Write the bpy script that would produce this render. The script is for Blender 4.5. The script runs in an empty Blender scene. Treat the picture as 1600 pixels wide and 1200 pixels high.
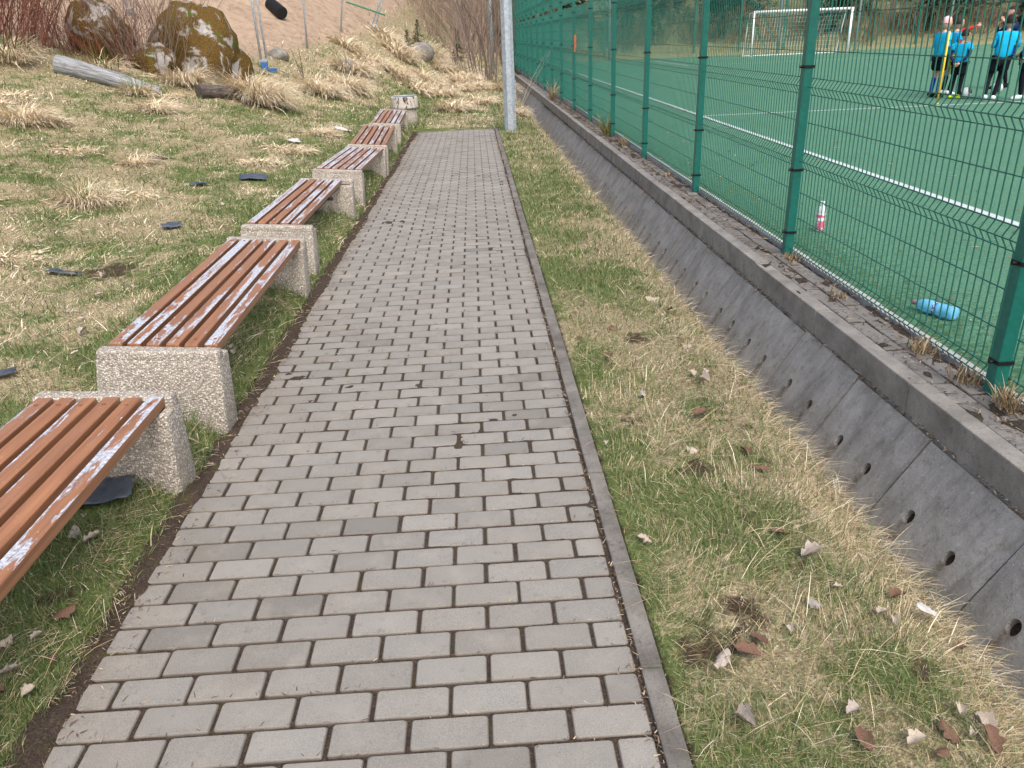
import bpy, bmesh, math, random
import numpy as np
from mathutils import Vector, Matrix
random.seed(7); RNG = np.random.default_rng(11)
R = math.radians
scene = bpy.context.scene
COL = scene.collection

# ------------------------------------------------------------------ camera
F_PX, PITCH, ROLL, YAW, CAM_H = 1202.67, .4193, -.0417, .0313, 1.5857
fw = Vector((math.sin(YAW)*math.cos(PITCH), math.cos(YAW)*math.cos(PITCH), -math.sin(PITCH)))
rt = Vector((math.cos(YAW), -math.sin(YAW), 0)); up = rt.cross(fw)
rr = math.cos(ROLL)*rt + math.sin(ROLL)*up; uu = -math.sin(ROLL)*rt + math.cos(ROLL)*up
camd = bpy.data.cameras.new('camera'); cam = bpy.data.objects.new('camera', camd); COL.objects.link(cam)
camd.sensor_width = 36; camd.lens = 36*F_PX/1600; camd.clip_start = .02; camd.clip_end = 600
cam.matrix_world = Matrix(((rr.x, uu.x, -fw.x, 0), (rr.y, uu.y, -fw.y, 0), (rr.z, uu.z, -fw.z, CAM_H), (0, 0, 0, 1)))
scene.camera = cam
# ------------------------------------------------------------------ world, sun, exposure
w = bpy.data.worlds.new("World"); scene.world = w; w.use_nodes = True
nt = w.node_tree; bg = nt.nodes['Background']
sky = nt.nodes.new('ShaderNodeTexSky'); sky.sky_type = 'NISHITA'; sky.sun_disc = False
SUN_EL, SUN_AZ = R(54), R(163)
sky.sun_elevation = SUN_EL; sky.sun_rotation = SUN_AZ
sky.air_density = 1.0; sky.dust_density = 6.0; sky.ozone_density = 1.0
nt.links.new(sky.outputs[0], bg.inputs[0]); bg.inputs[1].default_value = .15
sl = bpy.data.lights.new('sun', 'SUN'); sl.energy = .8; sl.angle = R(20); sl.color = (1, .985, .955)
so = bpy.data.objects.new('sun', sl); COL.objects.link(so)
sd = Vector((math.sin(SUN_AZ)*math.cos(SUN_EL), math.cos(SUN_AZ)*math.cos(SUN_EL), math.sin(SUN_EL)))
so.rotation_euler = sd.to_track_quat('Z', 'Y').to_euler()
scene.view_settings.view_transform = 'Standard'; scene.view_settings.look = 'None'
scene.view_settings.gamma = 1; scene.view_settings.exposure = 0.86
scene.render.engine = 'CYCLES'
scene.cycles.max_bounces = 5; scene.cycles.diffuse_bounces = 3; scene.cycles.transparent_max_bounces = 4

# ------------------------------------------------------------------ helpers
def tag(o, label=None, cat=None, group=None, kind=None):
    if label: o['label'] = label
    if cat: o['category'] = cat
    if group: o['group'] = group
    if kind: o['kind'] = kind
    return o
def empty(name, loc=(0, 0, 0), rot=(0, 0, 0)):
    o = bpy.data.objects.new(name, None); COL.objects.link(o); o.location = loc; o.rotation_euler = rot
    o.empty_display_size = .1
    return o
def copy_tree(o, parent=None):
    c = o.copy(); COL.objects.link(c)
    if parent is not None: c.parent = parent
    for ch in list(o.children): copy_tree(ch, c)
    return c
def npmesh(name, V, quads=None, tris=None, cols=None, smooth=False):
    V = np.asarray(V, np.float32); me = bpy.data.meshes.new(name)
    q = np.zeros((0, 4), np.int32) if quads is None else np.asarray(quads, np.int32).reshape(-1, 4)
    t = np.zeros((0, 3), np.int32) if tris is None else np.asarray(tris, np.int32).reshape(-1, 3)
    me.vertices.add(len(V)); me.vertices.foreach_set('co', V.ravel())
    me.loops.add(q.size + t.size); me.loops.foreach_set('vertex_index', np.concatenate([q.ravel(), t.ravel()]))
    me.polygons.add(len(q)+len(t))
    st = np.concatenate([np.arange(len(q))*4, len(q)*4+np.arange(len(t))*3]).astype(np.int32)
    me.polygons.foreach_set('loop_start', st)
    if cols is not None:
        a = me.color_attributes.new('Col', 'FLOAT_COLOR', 'POINT')
        c = np.ones((len(V), 4), np.float32); c[:, :3] = cols; a.data.foreach_set('color', c.ravel())
    me.polygons.foreach_set('use_smooth', np.full(len(q)+len(t), bool(smooth)))
    me.update(calc_edges=True); me.validate()
    return me
def link(name, me, mat=None, parent=None, loc=None):
    o = bpy.data.objects.new(name, me); COL.objects.link(o)
    if mat is not None and not me.materials: me.materials.append(mat)
    if parent is not None: o.parent = parent
    if loc is not None: o.location = loc
    return o
class MB:
    """collects shapes, becomes ONE mesh object"""
    def __init__(s): s.v = []; s.f = []; s.c = []; s.col = (1, 1, 1)
    def add(s, vs, fs):
        n = len(s.v); s.v += [tuple(p) for p in vs]; s.f += [tuple(i+n for i in f) for f in fs]; s.c += [s.col]*len(vs)
    def box(s, c, d, rz=0):
        x, y, z = (k/2 for k in d); ca, sa = math.cos(rz), math.sin(rz)
        P = []
        for sx, sy, sz in ((-1,-1,-1),(1,-1,-1),(1,1,-1),(-1,1,-1),(-1,-1,1),(1,-1,1),(1,1,1),(-1,1,1)):
            a, b = sx*x, sy*y; P.append((c[0]+a*ca-b*sa, c[1]+a*sa+b*ca, c[2]+sz*z))
        s.add(P, [(0,3,2,1),(4,5,6,7),(0,1,5,4),(1,2,6,5),(2,3,7,6),(3,0,4,7)])
    def tube(s, pts, rad, n=6, cap=True):
        pts = [Vector(p) for p in pts]; rad = rad if hasattr(rad, '__len__') else [rad]*len(pts)
        V = []; F = []
        for i, p in enumerate(pts):
            t = (pts[min(i+1, len(pts)-1)]-pts[max(i-1, 0)])
            if t.length < 1e-9: t = Vector((0, 0, 1))
            t.normalize(); a = Vector((1, 0, 0)) if abs(t.x) < .8 else Vector((0, 1, 0))
            u = t.cross(a).normalized(); v = t.cross(u)
            for k in range(n):
                th = 2*math.pi*(k+.5)/n; V.append(p+(u*math.cos(th)+v*math.sin(th))*rad[i])
        for i in range(len(pts)-1):
            for k in range(n):
                a, b = i*n+k, i*n+(k+1) % n; F.append((a, b, b+n, a+n))
        if cap: F.append(tuple(range(n))[::-1]); F.append(tuple(range((len(pts)-1)*n, len(pts)*n)))
        s.add(V, F)
    def lathe(s, prof, n=24, c=(0, 0, 0)):
        V = []; F = []
        for r, z in prof:
            for k in range(n):
                th = 2*math.pi*k/n; V.append((c[0]+r*math.cos(th), c[1]+r*math.sin(th), c[2]+z))
        for i in range(len(prof)-1):
            for k in range(n):
                a, b = i*n+k, i*n+(k+1) % n; F.append((a, b, b+n, a+n))
        F.append(tuple(range(n))[::-1]); F.append(tuple(range((len(prof)-1)*n, len(prof)*n)))
        s.add(V, F)
    def build(s, name, mat, parent=None, smooth=False, bevel=0, cols=False, loc=None):
        me = bpy.data.meshes.new(name); me.from_pydata(s.v, [], s.f); 
        if cols:
            a = me.color_attributes.new('Col', 'FLOAT_COLOR', 'POINT')
            a.data.foreach_set('color', np.array([(*c, 1) for c in s.c], np.float32).ravel())
        if bevel:
            bm = bmesh.new(); bm.from_mesh(me)
            es = [e for e in bm.edges if len(e.link_faces) == 2 and e.calc_face_angle(0) > .6]
            bmesh.ops.bevel(bm, geom=es, offset=bevel, segments=2, profile=.6, affect='EDGES'); bm.to_mesh(me); bm.free()
        bm = bmesh.new(); bm.from_mesh(me); bmesh.ops.recalc_face_normals(bm, faces=bm.faces); bm.to_mesh(me); bm.free()
        if smooth:
            me.polygons.foreach_set('use_smooth', np.ones(len(me.polygons), bool))
        return link(name, me, mat, parent, loc)

# value noise (numpy)
_L = RNG.random((256, 256))
def vn(x, y):
    x = np.asarray(x, float); y = np.asarray(y, float)
    xi = np.floor(x).astype(int); yi = np.floor(y).astype(int); u = x-xi; v = y-yi
    u = u*u*(3-2*u); v = v*v*(3-2*v)
    g = lambda a, b: _L[a % 256, b % 256]
    return (g(xi, yi)*(1-u)+g(xi+1, yi)*u)*(1-v)+(g(xi, yi+1)*(1-u)+g(xi+1, yi+1)*u)*v
def fbm(x, y, o=3):
    s = 0; a = .5; t = 0
    for k in range(o): s = s+a*vn(x*2**k+17*k, y*2**k+31*k); t += a; a *= .5
    return s/t
sstep = lambda a, b, x: np.clip((x-a)/(b-a), 0, 1)**2*(3-2*np.clip((x-a)/(b-a), 0, 1))

# ------------------------------------------------------------------ materials
class NT:
    def __init__(s, name, rough=.8, spec=.3):
        s.m = bpy.data.materials.new(name); s.m.use_nodes = True; s.t = s.m.node_tree
        s.b = s.t.nodes['Principled BSDF']; s.b.inputs['Roughness'].default_value = rough
        s.b.inputs['Specular IOR Level'].default_value = spec; s._co = None; s._lastbump = None
    def n(s, typ, **k):
        o = s.t.nodes.new(typ)
        for a, b in k.items(): setattr(o, a, b)
        return o
    def l(s, a, b): s.t.links.new(a, b)
    def co(s, which='Object', scale=None, rnd=0):
        tc = s.n('ShaderNodeTexCoord'); o = tc.outputs[which]
        if scale is not None or rnd:
            mp = s.n('ShaderNodeMapping'); s.l(o, mp.inputs[0]); o = mp.outputs[0]
            if scale is not None: mp.inputs['Scale'].default_value = scale
            if rnd:
                oi = s.n('ShaderNodeObjectInfo'); mu = s.n('ShaderNodeVectorMath', operation='SCALE')
                mu.inputs[0].default_value = (rnd, rnd*1.7, rnd*.6); s.l(oi.outputs['Random'], mu.inputs['Scale']); s.l(mu.outputs[0], mp.inputs['Location'])
        return o
    def noise(s, sc, co=None, det=4, rough=.55, dist=0):
        o = s.n('ShaderNodeTexNoise'); o.inputs['Scale'].default_value = sc; o.inputs['Detail'].default_value = det
        o.inputs['Roughness'].default_value = rough; o.inputs['Distortion'].default_value = dist
        s.l(co if co is not None else s.co(), o.inputs['Vector']); return o.outputs['Fac']
    def vor(s, sc, co=None, out='Distance', feature='F1'):
        o = s.n('ShaderNodeTexVoronoi', feature=feature); o.inputs['Scale'].default_value = sc
        s.l(co if co is not None else s.co(), o.inputs['Vector']); return o.outputs[out]
    def ramp(s, fac, stops, interp='LINEAR'):
        o = s.n('ShaderNodeValToRGB'); e = o.color_ramp.elements; o.color_ramp.interpolation = interp
        while len(e) < len(stops): e.new(.5)
        stops = sorted(stops, key=lambda q: q[0])
        for k, (p, c) in enumerate(stops):
            e[k].position = p; e[k].color = (*c, 1) if len(c) == 3 else c
        s.l(fac, o.inputs[0]); return o.outputs[0]
    def g(s, fac, a, b): return s.ramp(fac, [(a, (0, 0, 0)), (b, (1, 1, 1))])
    def mix(s, fac, a, b, mode='MIX'):
        o = s.n('ShaderNodeMix', data_type='RGBA', blend_type=mode)
        for sock, v in ((o.inputs[0], fac), (o.inputs[6], a), (o.inputs[7], b)):
            if isinstance(v, (int, float)): sock.default_value = v
            elif isinstance(v, tuple): sock.default_value = (*v, 1)
            else: s.l(v, sock)
        return o.outputs[2]
    def math(s, op, a, b=None):
        o = s.n('ShaderNodeMath', operation=op)
        for i, v in enumerate((a, b)):
            if v is None: continue
            if isinstance(v, (int, float)): o.inputs[i].default_value = v
            else: s.l(v, o.inputs[i])
        return o.outputs[0]
    def attr(s, name='Col'):
        o = s.n('ShaderNodeVertexColor'); o.layer_name = name; return o.outputs[0]
    def base(s, c):
        if isinstance(c, tuple): s.b.inputs['Base Color'].default_value = (*c, 1)
        else: s.l(c, s.b.inputs['Base Color'])
        return s
    def rough(s, c): s.l(c, s.b.inputs['Roughness']); return s
    def bump(s, h, st=.4, d=.01):
        o = s.n('ShaderNodeBump'); o.inputs['Strength'].default_value = st; o.inputs['Distance'].default_value = d
        s.l(h, o.inputs['Height'])
        if s._lastbump: s.l(s._lastbump, o.inputs['Normal'])
        s._lastbump = o.outputs[0]
        for lk in list(s.b.inputs['Normal'].links): s.t.links.remove(lk)
        s.l(o.outputs[0], s.b.inputs['Normal']); return s
def plain(name, c, rough=.6, spec=.3, metal=0, var=.25, sc=30):
    m = NT(name, rough, spec); n = m.noise(sc)
    m.base(m.mix(m.g(n, .3, .7), tuple(k*(1-var) for k in c), tuple(min(1, k*(1+var)) for k in c)))
    m.b.inputs['Metallic'].default_value = metal; return m.m

def mat_paver(name, tint=(1, 1, 1), dirt=.0):
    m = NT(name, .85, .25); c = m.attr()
    n1 = m.noise(420, det=2); n2 = m.noise(9, det=5); n3 = m.noise(2.2, det=4)
    col = m.mix(m.g(n1, .3, .7), (.72, .71, .70), (1.2, 1.2, 1.2))
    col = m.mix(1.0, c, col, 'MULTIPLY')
    col = m.mix(m.math('MULTIPLY', m.g(n2, .52, .78), .5), col, (.295*tint[0], .275*tint[1], .24*tint[2]))
    n4 = m.noise(23, det=6, rough=.7); col = m.mix(m.math('MULTIPLY', m.g(n4, .58, .74), .5), col, (.1, .088, .075))
    v = m.vor(260); col = m.mix(m.math('MULTIPLY', m.g(v, .16, .05), .5), col, (.07, .065, .06))
    col = m.mix(m.math('MULTIPLY', m.g(n3, .60, .74), .35+dirt), col, (.13, .105, .085))
    m.base(col); m.bump(n1, .35, .004); m.bump(n4, .25, .008); return m.m
def mat_concrete(name, lo, hi, streak=False, scale=1., moss=0., holes=True):
    m = NT(name, .85, .25); co = m.co(rnd=9)
    a = m.noise(6*scale, co, 6, .6); b = m.noise(160, co, 2); c = m.noise(30*scale, co, 5, .65)
    col = m.mix(m.g(a, .3, .72), lo, hi)
    if streak:
        cs = m.co(scale=(1.0, 4.5, .8), rnd=7); s1 = m.noise(2.6, cs, 9, .72, .5)
        col = m.mix(m.math('MULTIPLY', m.g(s1, .50, .66), .5), col, tuple(k*.5 for k in lo))
        col = m.mix(m.math('MULTIPLY', m.g(s1, .44, .26), .4), col, tuple(k*1.35 for k in hi))
        w = m.noise(55, co, 4); col = m.mix(m.math('MULTIPLY', m.g(w, .64, .72), .6), col, (.42, .42, .40))
    col = m.mix(m.math('MULTIPLY', m.g(c, .56, .74), .55), col, tuple(k*.4 for k in lo))
    if streak:   # brown seepage stains that run down the slab from each drain hole
        sx = m.n('ShaderNodeSeparateXYZ'); m.l(m.co(), sx.inputs[0]); wob = m.math('MULTIPLY', m.math('SUBTRACT', a, .5), .05)
        dy_ = m.math('ABSOLUTE', m.math('ADD', m.math('SUBTRACT', m.math('ABSOLUTE', sx.outputs['Y']), .139), wob))
        f1 = m.math('SUBTRACT', 1.0, m.g(dy_, .010, .034)); nx_ = m.math('MULTIPLY', sx.outputs['X'], -1.0); f2 = m.math('MULTIPLY', m.g(nx_, .135, .150), m.math('SUBTRACT', 1.0, m.g(nx_, .17, .31)))
        col = m.mix(m.math('MULTIPLY', m.math('MULTIPLY', f1, f2), m.math('MULTIPLY', m.g(c, .25, .6), .75)), col, (.075, .05, .028))
    col = m.mix(m.g(b, .2, .8), m.mix(1., col, (.8, .8, .8), 'MULTIPLY'), m.mix(1., col, (1.15, 1.15, 1.15), 'MULTIPLY'))
    if moss:
        d = m.noise(14, co, 5); col = m.mix(m.math('MULTIPLY', m.g(d, .58, .7), moss), col, (.06, .075, .02))
    if holes:
        v = m.vor(70, co); col = m.mix(m.g(v, .13, .05), col, (.03, .03, .03))
    m.base(col); m.bump(b, .3, .003); m.bump(c, .4, .01); return m.m
def mat_aggregate():
    m = NT('exposed_aggregate', .8, .3); co = m.co(rnd=5)
    v = m.n('ShaderNodeTexVoronoi'); v.inputs['Scale'].default_value = 125; m.l(co, v.inputs['Vector'])
    hs = m.n('ShaderNodeSeparateColor'); m.l(v.outputs['Color'], hs.inputs[0])
    peb = m.ramp(hs.outputs[0], [(0, (.17, .14, .11)), (.3, (.36, .31, .25)), (.6, (.50, .46, .39)), (.82, (.66, .63, .57)), (1, (.24, .20, .17))])
    col = m.mix(m.g(v.outputs['Distance'], .42, .62), peb, (.26, .24, .21))
    n = m.noise(5, co, 5); col = m.mix(m.math('MULTIPLY', m.g(n, .5, .75), .35), col, (.16, .145, .12))
    m.base(col); m.bump(m.math('SUBTRACT', 1.0, v.outputs['Distance']), .8, .006); return m.m
def mat_slat(name, amount=.5):
    m = NT(name, .5, .45); co = m.co(rnd=13)
    g = m.noise(1, m.co(scale=(60, 2.2, 60), rnd=13), 5, .6); n = m.noise(1.0, m.co(scale=(13, 2.0, 13), rnd=21), 10, .74, .5)
    wood = m.mix(m.g(g, .3, .7), (.17, .070, .030), (.36, .165, .075))
    oi = m.n('ShaderNodeObjectInfo'); wood = m.mix(m.math('MULTIPLY', oi.outputs['Random'], .5), wood, (.23, .115, .065))
    # peeled patches expose the blue-grey old coat; only on the upper faces where feet and rain wear them
    geo = m.n('ShaderNodeNewGeometry'); sx = m.n('ShaderNodeSeparateXYZ'); m.l(geo.outputs['Normal'], sx.inputs[0])
    topf = m.g(sx.outputs['Z'], .55, .8)
    rnd2 = m.math('FRACT', m.math('MULTIPLY', oi.outputs['Random'], 7.31))
    thr = m.math('ADD', m.math('MULTIPLY', rnd2, .20), .40+.12*(1-amount)*2-.045)
    so_ = m.n('ShaderNodeSeparateXYZ'); m.l(m.co(), so_.inputs[0]); n = m.math('ADD', n, m.math('MULTIPLY', m.g(m.math('ABSOLUTE', so_.outputs['X']), .010, .028), .07))
    pe = m.math('MULTIPLY', m.g(m.math('ADD', m.math('SUBTRACT', n, thr), .5), .5, .515), topf)
    fl = m.noise(70, co, 5, .7)
    old = m.mix(m.g(fl, .40, .62), (.24, .26, .30), (.53, .56, .615))
    rim = m.math('MULTIPLY', m.g(m.math('ADD', m.math('SUBTRACT', n, thr), .5), .485, .5), topf)
    wood = m.mix(m.math('MULTIPLY', rim, .45), wood, (.10, .05, .04))
    spk = m.math('MULTIPLY', m.g(m.noise(130, co, 3), .69, .73), topf); wood = m.mix(spk, wood, (.48, .46, .44))
    m.base(m.mix(pe, wood, old)); m.bump(g, .15, .003); m.bump(pe, -.3, .002) if False else m.bump(fl, .1, .002)
    m.rough(m.mix(pe, (.42, .42, .42), (.6, .6, .6))); return m.m
def mat_attr(name, rough=.75, spec=.15, tr=0):
    m = NT(name, rough, spec); m.base(m.attr()); return m.m
def mat_ground():
    m = NT('earth_and_thatch', .95, .1); at = m.n('ShaderNodeVertexColor'); at.layer_name = 'Col'
    sp = m.n('ShaderNodeSeparateColor'); m.l(at.outputs[0], sp.inputs[0])
    sand, green, soil = sp.outputs[0], sp.outputs[1], sp.outputs[2]
    f1 = m.noise(90, det=4, rough=.7); f2 = m.noise(14, det=5, rough=.65); f3 = m.noise(2.5, det=4)
    st = m.ramp(f1, [(.25, (.075, .058, .034)), (.45, (.235, .195, .115)), (.62, (.45, .385, .25)), (.8, (.60, .53, .38))])
    gr = m.ramp(f1, [(.25, (.03, .045, .014)), (.5, (.105, .145, .045)), (.75, (.22, .225, .10))])
    gm = m.g(m.math('ADD', green, m.math('MULTIPLY', m.math('SUBTRACT', f2, .5), 1.0)), .4, .62)
    col = m.mix(gm, st, gr)
    sc = m.ramp(f1, [(.3, (.030, .021, .014)), (.7, (.10, .072, .048))])
    col = m.mix(m.g(m.math('ADD', soil, m.math('MULTIPLY', m.math('SUBTRACT', f2, .5), 1.5)), .45, .75), col, sc)
    cs = m.co(scale=(1, 1, 2.5)); s1 = m.noise(3.2, cs, 6, .65, .6); s2 = m.noise(22, cs, 5, .7)
    sn = m.ramp(s1, [(.28, (.23, .16, .11)), (.5, (.36, .27, .195)), (.75, (.44, .345, .255))])
    sn = m.mix(m.math('MULTIPLY', m.g(s2, .55, .72), .55), sn, (.15, .095, .06))
    sn = m.mix(m.math('MULTIPLY', m.g(m.vor(9, cs), .2, .1), .4), sn, (.12, .08, .055))
    col = m.mix(m.g(m.math('ADD', sand, m.math('MULTIPLY', m.math('SUBTRACT', f3, .5), .5)), .42, .56), col, sn)
    m.base(col); m.bump(f1, .6, .03); m.bump(s1, .4, .12); return m.m
def mat_turf():
    m = NT('artificial_turf', .8, .2); a = m.noise(120, det=5, rough=.75); b = m.noise(1.3, det=4); c = m.noise(35, det=4)
    col = m.ramp(a, [(.36, (.025, .08, .046)), (.52, (.075, .19, .12)), (.68, (.155, .30, .20))])
    col = m.mix(m.math('MULTIPLY', m.g(b, .4, .7), .3), col, (.10, .23, .15))
    col = m.mix(m.math('MULTIPLY', m.g(c, .50, .70), .55), col, (.03, .085, .05))
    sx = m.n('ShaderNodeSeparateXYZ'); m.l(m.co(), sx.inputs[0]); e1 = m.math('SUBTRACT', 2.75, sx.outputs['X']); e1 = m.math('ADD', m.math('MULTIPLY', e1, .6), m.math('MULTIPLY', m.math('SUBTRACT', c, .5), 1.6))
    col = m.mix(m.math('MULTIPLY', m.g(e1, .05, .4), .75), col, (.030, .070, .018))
    m.base(col); m.bump(a, .5, .01); return m.m
def mat_rock():
    m = NT('mossy_rock', .9, .2); co = m.co(rnd=4)
    a = m.noise(3, co, 7, .65); b = m.noise(45, co, 4, .7); mo = m.noise(2.3, co, 8, .68, .6)
    st = m.ramp(a, [(.3, (.20, .19, .18)), (.6, (.36, .35, .335)), (.8, (.55, .54, .52))])
    st = m.mix(m.math('MULTIPLY', m.g(b, .5, .7), .6), st, (.14, .125, .115))
    ms = m.ramp(b, [(.3, (.03, .02, .006)), (.55, (.105, .062, .013)), (.8, (.17, .115, .03))])
    ms = m.mix(m.g(m.noise(4, co), .55, .7), ms, (.06, .085, .012))
    k = m.g(mo, .415, .46)
    m.base(m.mix(k, st, ms)); m.bump(a, .5, .06); m.bump(b, .5, .02); return m.m
def mat_log(name, lo, hi):
    m = NT(name, .85, .2); cs = m.co(scale=(1.2, 16, 16)); a = m.noise(2.5, cs, 6, .65); b = m.noise(8, None, 4)
    col = m.mix(m.g(a, .32, .65), lo, hi); col = m.mix(m.math('MULTIPLY', m.g(b, .58, .72), .5), col, tuple(k*.3 for k in lo))
    m.base(col); m.bump(a, .7, .02); return m.m
def mat_galv():
    m = NT('galvanised_steel', .48, .5); v = m.vor(38, None, 'Color'); h = m.n('ShaderNodeSeparateColor'); m.l(v, h.inputs[0])
    n = m.noise(7, det=5); col = m.mix(h.outputs[0], (.30, .35, .40), (.47, .53, .58)); col = m.mix(m.math('MULTIPLY', m.g(n, .5, .75), .4), col, (.24, .28, .32))
    m.base(col); m.b.inputs['Metallic'].default_value = .35; return m.m
def mat_powder(name, c, rough=.4):
    m = NT(name, rough, .5); n = m.noise(40, det=4); m.base(m.mix(m.g(n, .35, .75), tuple(k*.85 for k in c), tuple(k*1.1+.004 for k in c))); return m.m
def mat_soil():
    m = NT('joint_soil', .95, .1); a = m.noise(150, det=4, rough=.7); b = m.noise(11, det=4)
    col = m.ramp(a, [(.3, (.024, .018, .014)), (.55, (.066, .050, .040)), (.8, (.16, .128, .10))])
    col = m.mix(m.math('MULTIPLY', m.g(b, .55, .68), .55), col, (.075, .07, .02)); m.base(col); m.bump(a, .8, .01); return m.m
def mat_dirtystrip():
    return mat_paver('dirty_paver', dirt=.35)
def mat_binconc():
    m = NT('peeling_white_concrete', .85, .2); co = m.co(scale=(1, 1, .45)); a = m.noise(11, co, 6, .75, .6); b = m.noise(60)
    col = m.mix(m.g(b, .3, .7), (.42, .38, .34), (.60, .56, .51)); col = m.mix(m.g(a, .51, .56), col, (.06, .05, .042)); m.base(col); m.bump(b, .3, .01); return m.m
def mat_bark(name, c):
    m = NT(name, .9, .1); a = m.noise(6, m.co(scale=(4, 4, 1)), 5); m.base(m.mix(m.g(a, .3, .7), tuple(k*.55 for k in c), c)); return m.m

M = dict(
 paver=mat_paver('grey_paver'), strip=mat_dirtystrip(), soil=mat_soil(), ground=mat_ground(), turf=mat_turf(), rock=mat_rock(),
 kerb=mat_concrete('kerb_concrete', (.085, .078, .070), (.22, .208, .188), moss=.25), curbwall=mat_concrete('curb_concrete', (.195, .182, .16), (.36, .34, .305)),
 slab=mat_concrete('ditch_concrete', (.20, .195, .18), (.335, .328, .308), True, moss=.35), fieldkerb=mat_concrete('pale_kerb', (.30, .30, .29), (.44, .44, .43)),
 agg=mat_aggregate(), slat=mat_slat('peeling_brown_slat', .40), slat_worn=mat_slat('worn_brown_slat', .60), slat_peeled=mat_slat('very_peeled_brown_slat', .95), dark=plain('dark_steel', (.018, .018, .02), .5, .4),
 galv=mat_galv(), green=mat_powder('green_powder_coat', (.008, .155, .122)), wire=mat_powder('green_wire', (.005, .125, .095), .45), black=plain('black_rubber', (.012, .012, .014), .5),
 line=plain('white_line_turf', (.42, .47, .48), .85, .1, sc=200), blade=mat_attr('grass_blade', .7, .15), stem=mat_attr('dry_stem', .85, .1),
 leaf_p=None, membrane=plain('black_membrane', (.050, .062, .085), .38, .5, var=.4), log=mat_log('weathered_grey_wood', (.10, .105, .11), (.33, .345, .36)),  # membrane: sky reflection on black plastic is put into the bluish base colour
 darklog=mat_log('dark_wet_wood', (.03, .024, .02), (.13, .11, .1)), binc=mat_binconc(), aggbin=mat_aggregate(), white=plain('white_paint', (.72, .73, .74), .5, .4),
 net=plain('white_net', (.6, .6, .6), .8), yellow=plain('yellow_plastic', (.75, .52, .03), .4, .4, var=.05), skin=plain('skin', (.50, .30, .22), .6, .3, var=.06),
 cyan=plain('cyan_bib', (.008, .38, .66), .8, .1, var=.12, sc=9), navy=plain('navy_cloth', (.012, .022, .085), .85, .1), blk=plain('black_cloth', (.009, .011, .015), .85, .1),
 yel=plain('yellow_cloth', (.6, .42, .02), .8, .1), blue=plain('blue_cloth', (.012, .06, .40), .8, .1), red=plain('red_cloth', (.52, .025, .025), .8, .1), neon=plain('neon_shoe', (.55, .75, .02), .5),
 whitesh=plain('white_shoe', (.68, .70, .72), .5), hair=plain('dark_hair', (.022, .014, .010), .7), pinkcap=plain('pink_white_cap', (.74, .42, .45), .8, .1, var=.4, sc=14), capw=plain('white_cap', (.68, .68, .72), .8),
 bark=mat_bark('grey_bark', (.16, .135, .11)), barkd=mat_bark('dark_bark', (.07, .055, .042)), bluepl=plain('blue_plastic', (.03, .12, .30), .5), greenrod=plain('green_rod', (.02, .16, .09), .5), orange=plain('orange_plastic', (.75, .20, .10), .6, var=.4, sc=25),
)
def leafmat(name, a, b):
    m = NT(name, .7, .2); n = m.noise(28, m.co(rnd=3), 4); e = m.noise(130); m.base(m.mix(m.g(n, .3, .7), a, b)); m.bump(e, .3, .004); return m.m
def darksoil():
    m = NT('dark_ditch_soil', .95, .1); a = m.noise(140, det=4, rough=.7); m.base(m.ramp(a, [(.3, (.026, .021, .017)), (.55, (.075, .060, .047)), (.78, (.20, .165, .125))])); m.bump(a, .8, .01); return m.m
M['ditchsoil'] = darksoil()
M['leaf_p'] = leafmat('pale_leaf', (.31, .25, .195), (.54, .48, .40)); M['leaf_b'] = leafmat('brown_leaf', (.085, .048, .034), (.215, .125, .088)); M['leaf_g'] = leafmat('greyish_leaf', (.26, .225, .20), (.47, .42, .38))
def bottlemat(name, c, tr):
    m = NT(name, .15, .5); m.base(c); m.b.inputs['Transmission Weight'].default_value = tr; m.b.inputs['IOR'].default_value = 1.2; return m.m
M['bluebottle'] = bottlemat('blue_pet', (.25, .70, 1.0), .5); M['clearpet'] = bottlemat('clear_pet', (.72, .82, .86), .35)

# ------------------------------------------------------------------ terrain
TX = np.array([-120, -40, -14, -9, -6, -4, -2.5, -1.3, .4, 1.25]); TY = np.array([-20, 1.5, 4, 7, 10, 13, 16, 20, 25, 32, 45, 60, 90, 160])
TZ = np.array([[3,1.5,.8,.5,.25,.12,.06,0,0,0],[3,1.5,.8,.5,.25,.12,.06,0,0,0],[5,2.5,1.3,.75,.4,.2,.10,.01,0,0],[7,3.5,1.8,1.1,.65,.35,.14,.02,0,0],[9,5,2.4,1.5,.95,.55,.22,.02,0,0],
 [11,6,3.0,2.0,1.25,.8,.35,.03,0,0],[13,7,3.6,2.5,1.6,1.0,.5,.06,0,0],[15,9,5,3.6,2.2,1.3,.75,.12,.05,0],[18,11,7,5.2,3.4,2.0,1.1,.3,.15,.02],[22,14,9,7.2,5.2,3.4,1.8,.8,.5,.2],
 [27,18,12,10,8,5.5,3.5,1.8,1.5,.8],[32,24,16,13,11,9,7,5,4,2.5],[40,34,24,21,19,17,15,12,11,9],[60,55,45,40,38,36,34,32,31,30]], float)
def grid_z(x, y):
    x = np.clip(x, TX[0], TX[-1]); y = np.clip(y, TY[0], TY[-1])
    i = np.clip(np.searchsorted(TX, x)-1, 0, len(TX)-2); j = np.clip(np.searchsorted(TY, y)-1, 0, len(TY)-2)
    u = (x-TX[i])/(TX[i+1]-TX[i]); v = (y-TY[j])/(TY[j+1]-TY[j])
    return (TZ[j, i]*(1-u)+TZ[j, i+1]*u)*(1-v)+(TZ[j+1, i]*(1-u)+TZ[j+1, i+1]*u)*v
def zf(y): return .15+.006*np.clip(np.asarray(y, float)-3, 0, 42)       # pitch level
HX = np.array([-20, 42.6, 45, 48, 54, 60, 75, 90, 120, 160]); HZ = np.array([-.4, -.4, .38, .9, 2.2, 4.0, 9, 14, 24, 36])
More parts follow.
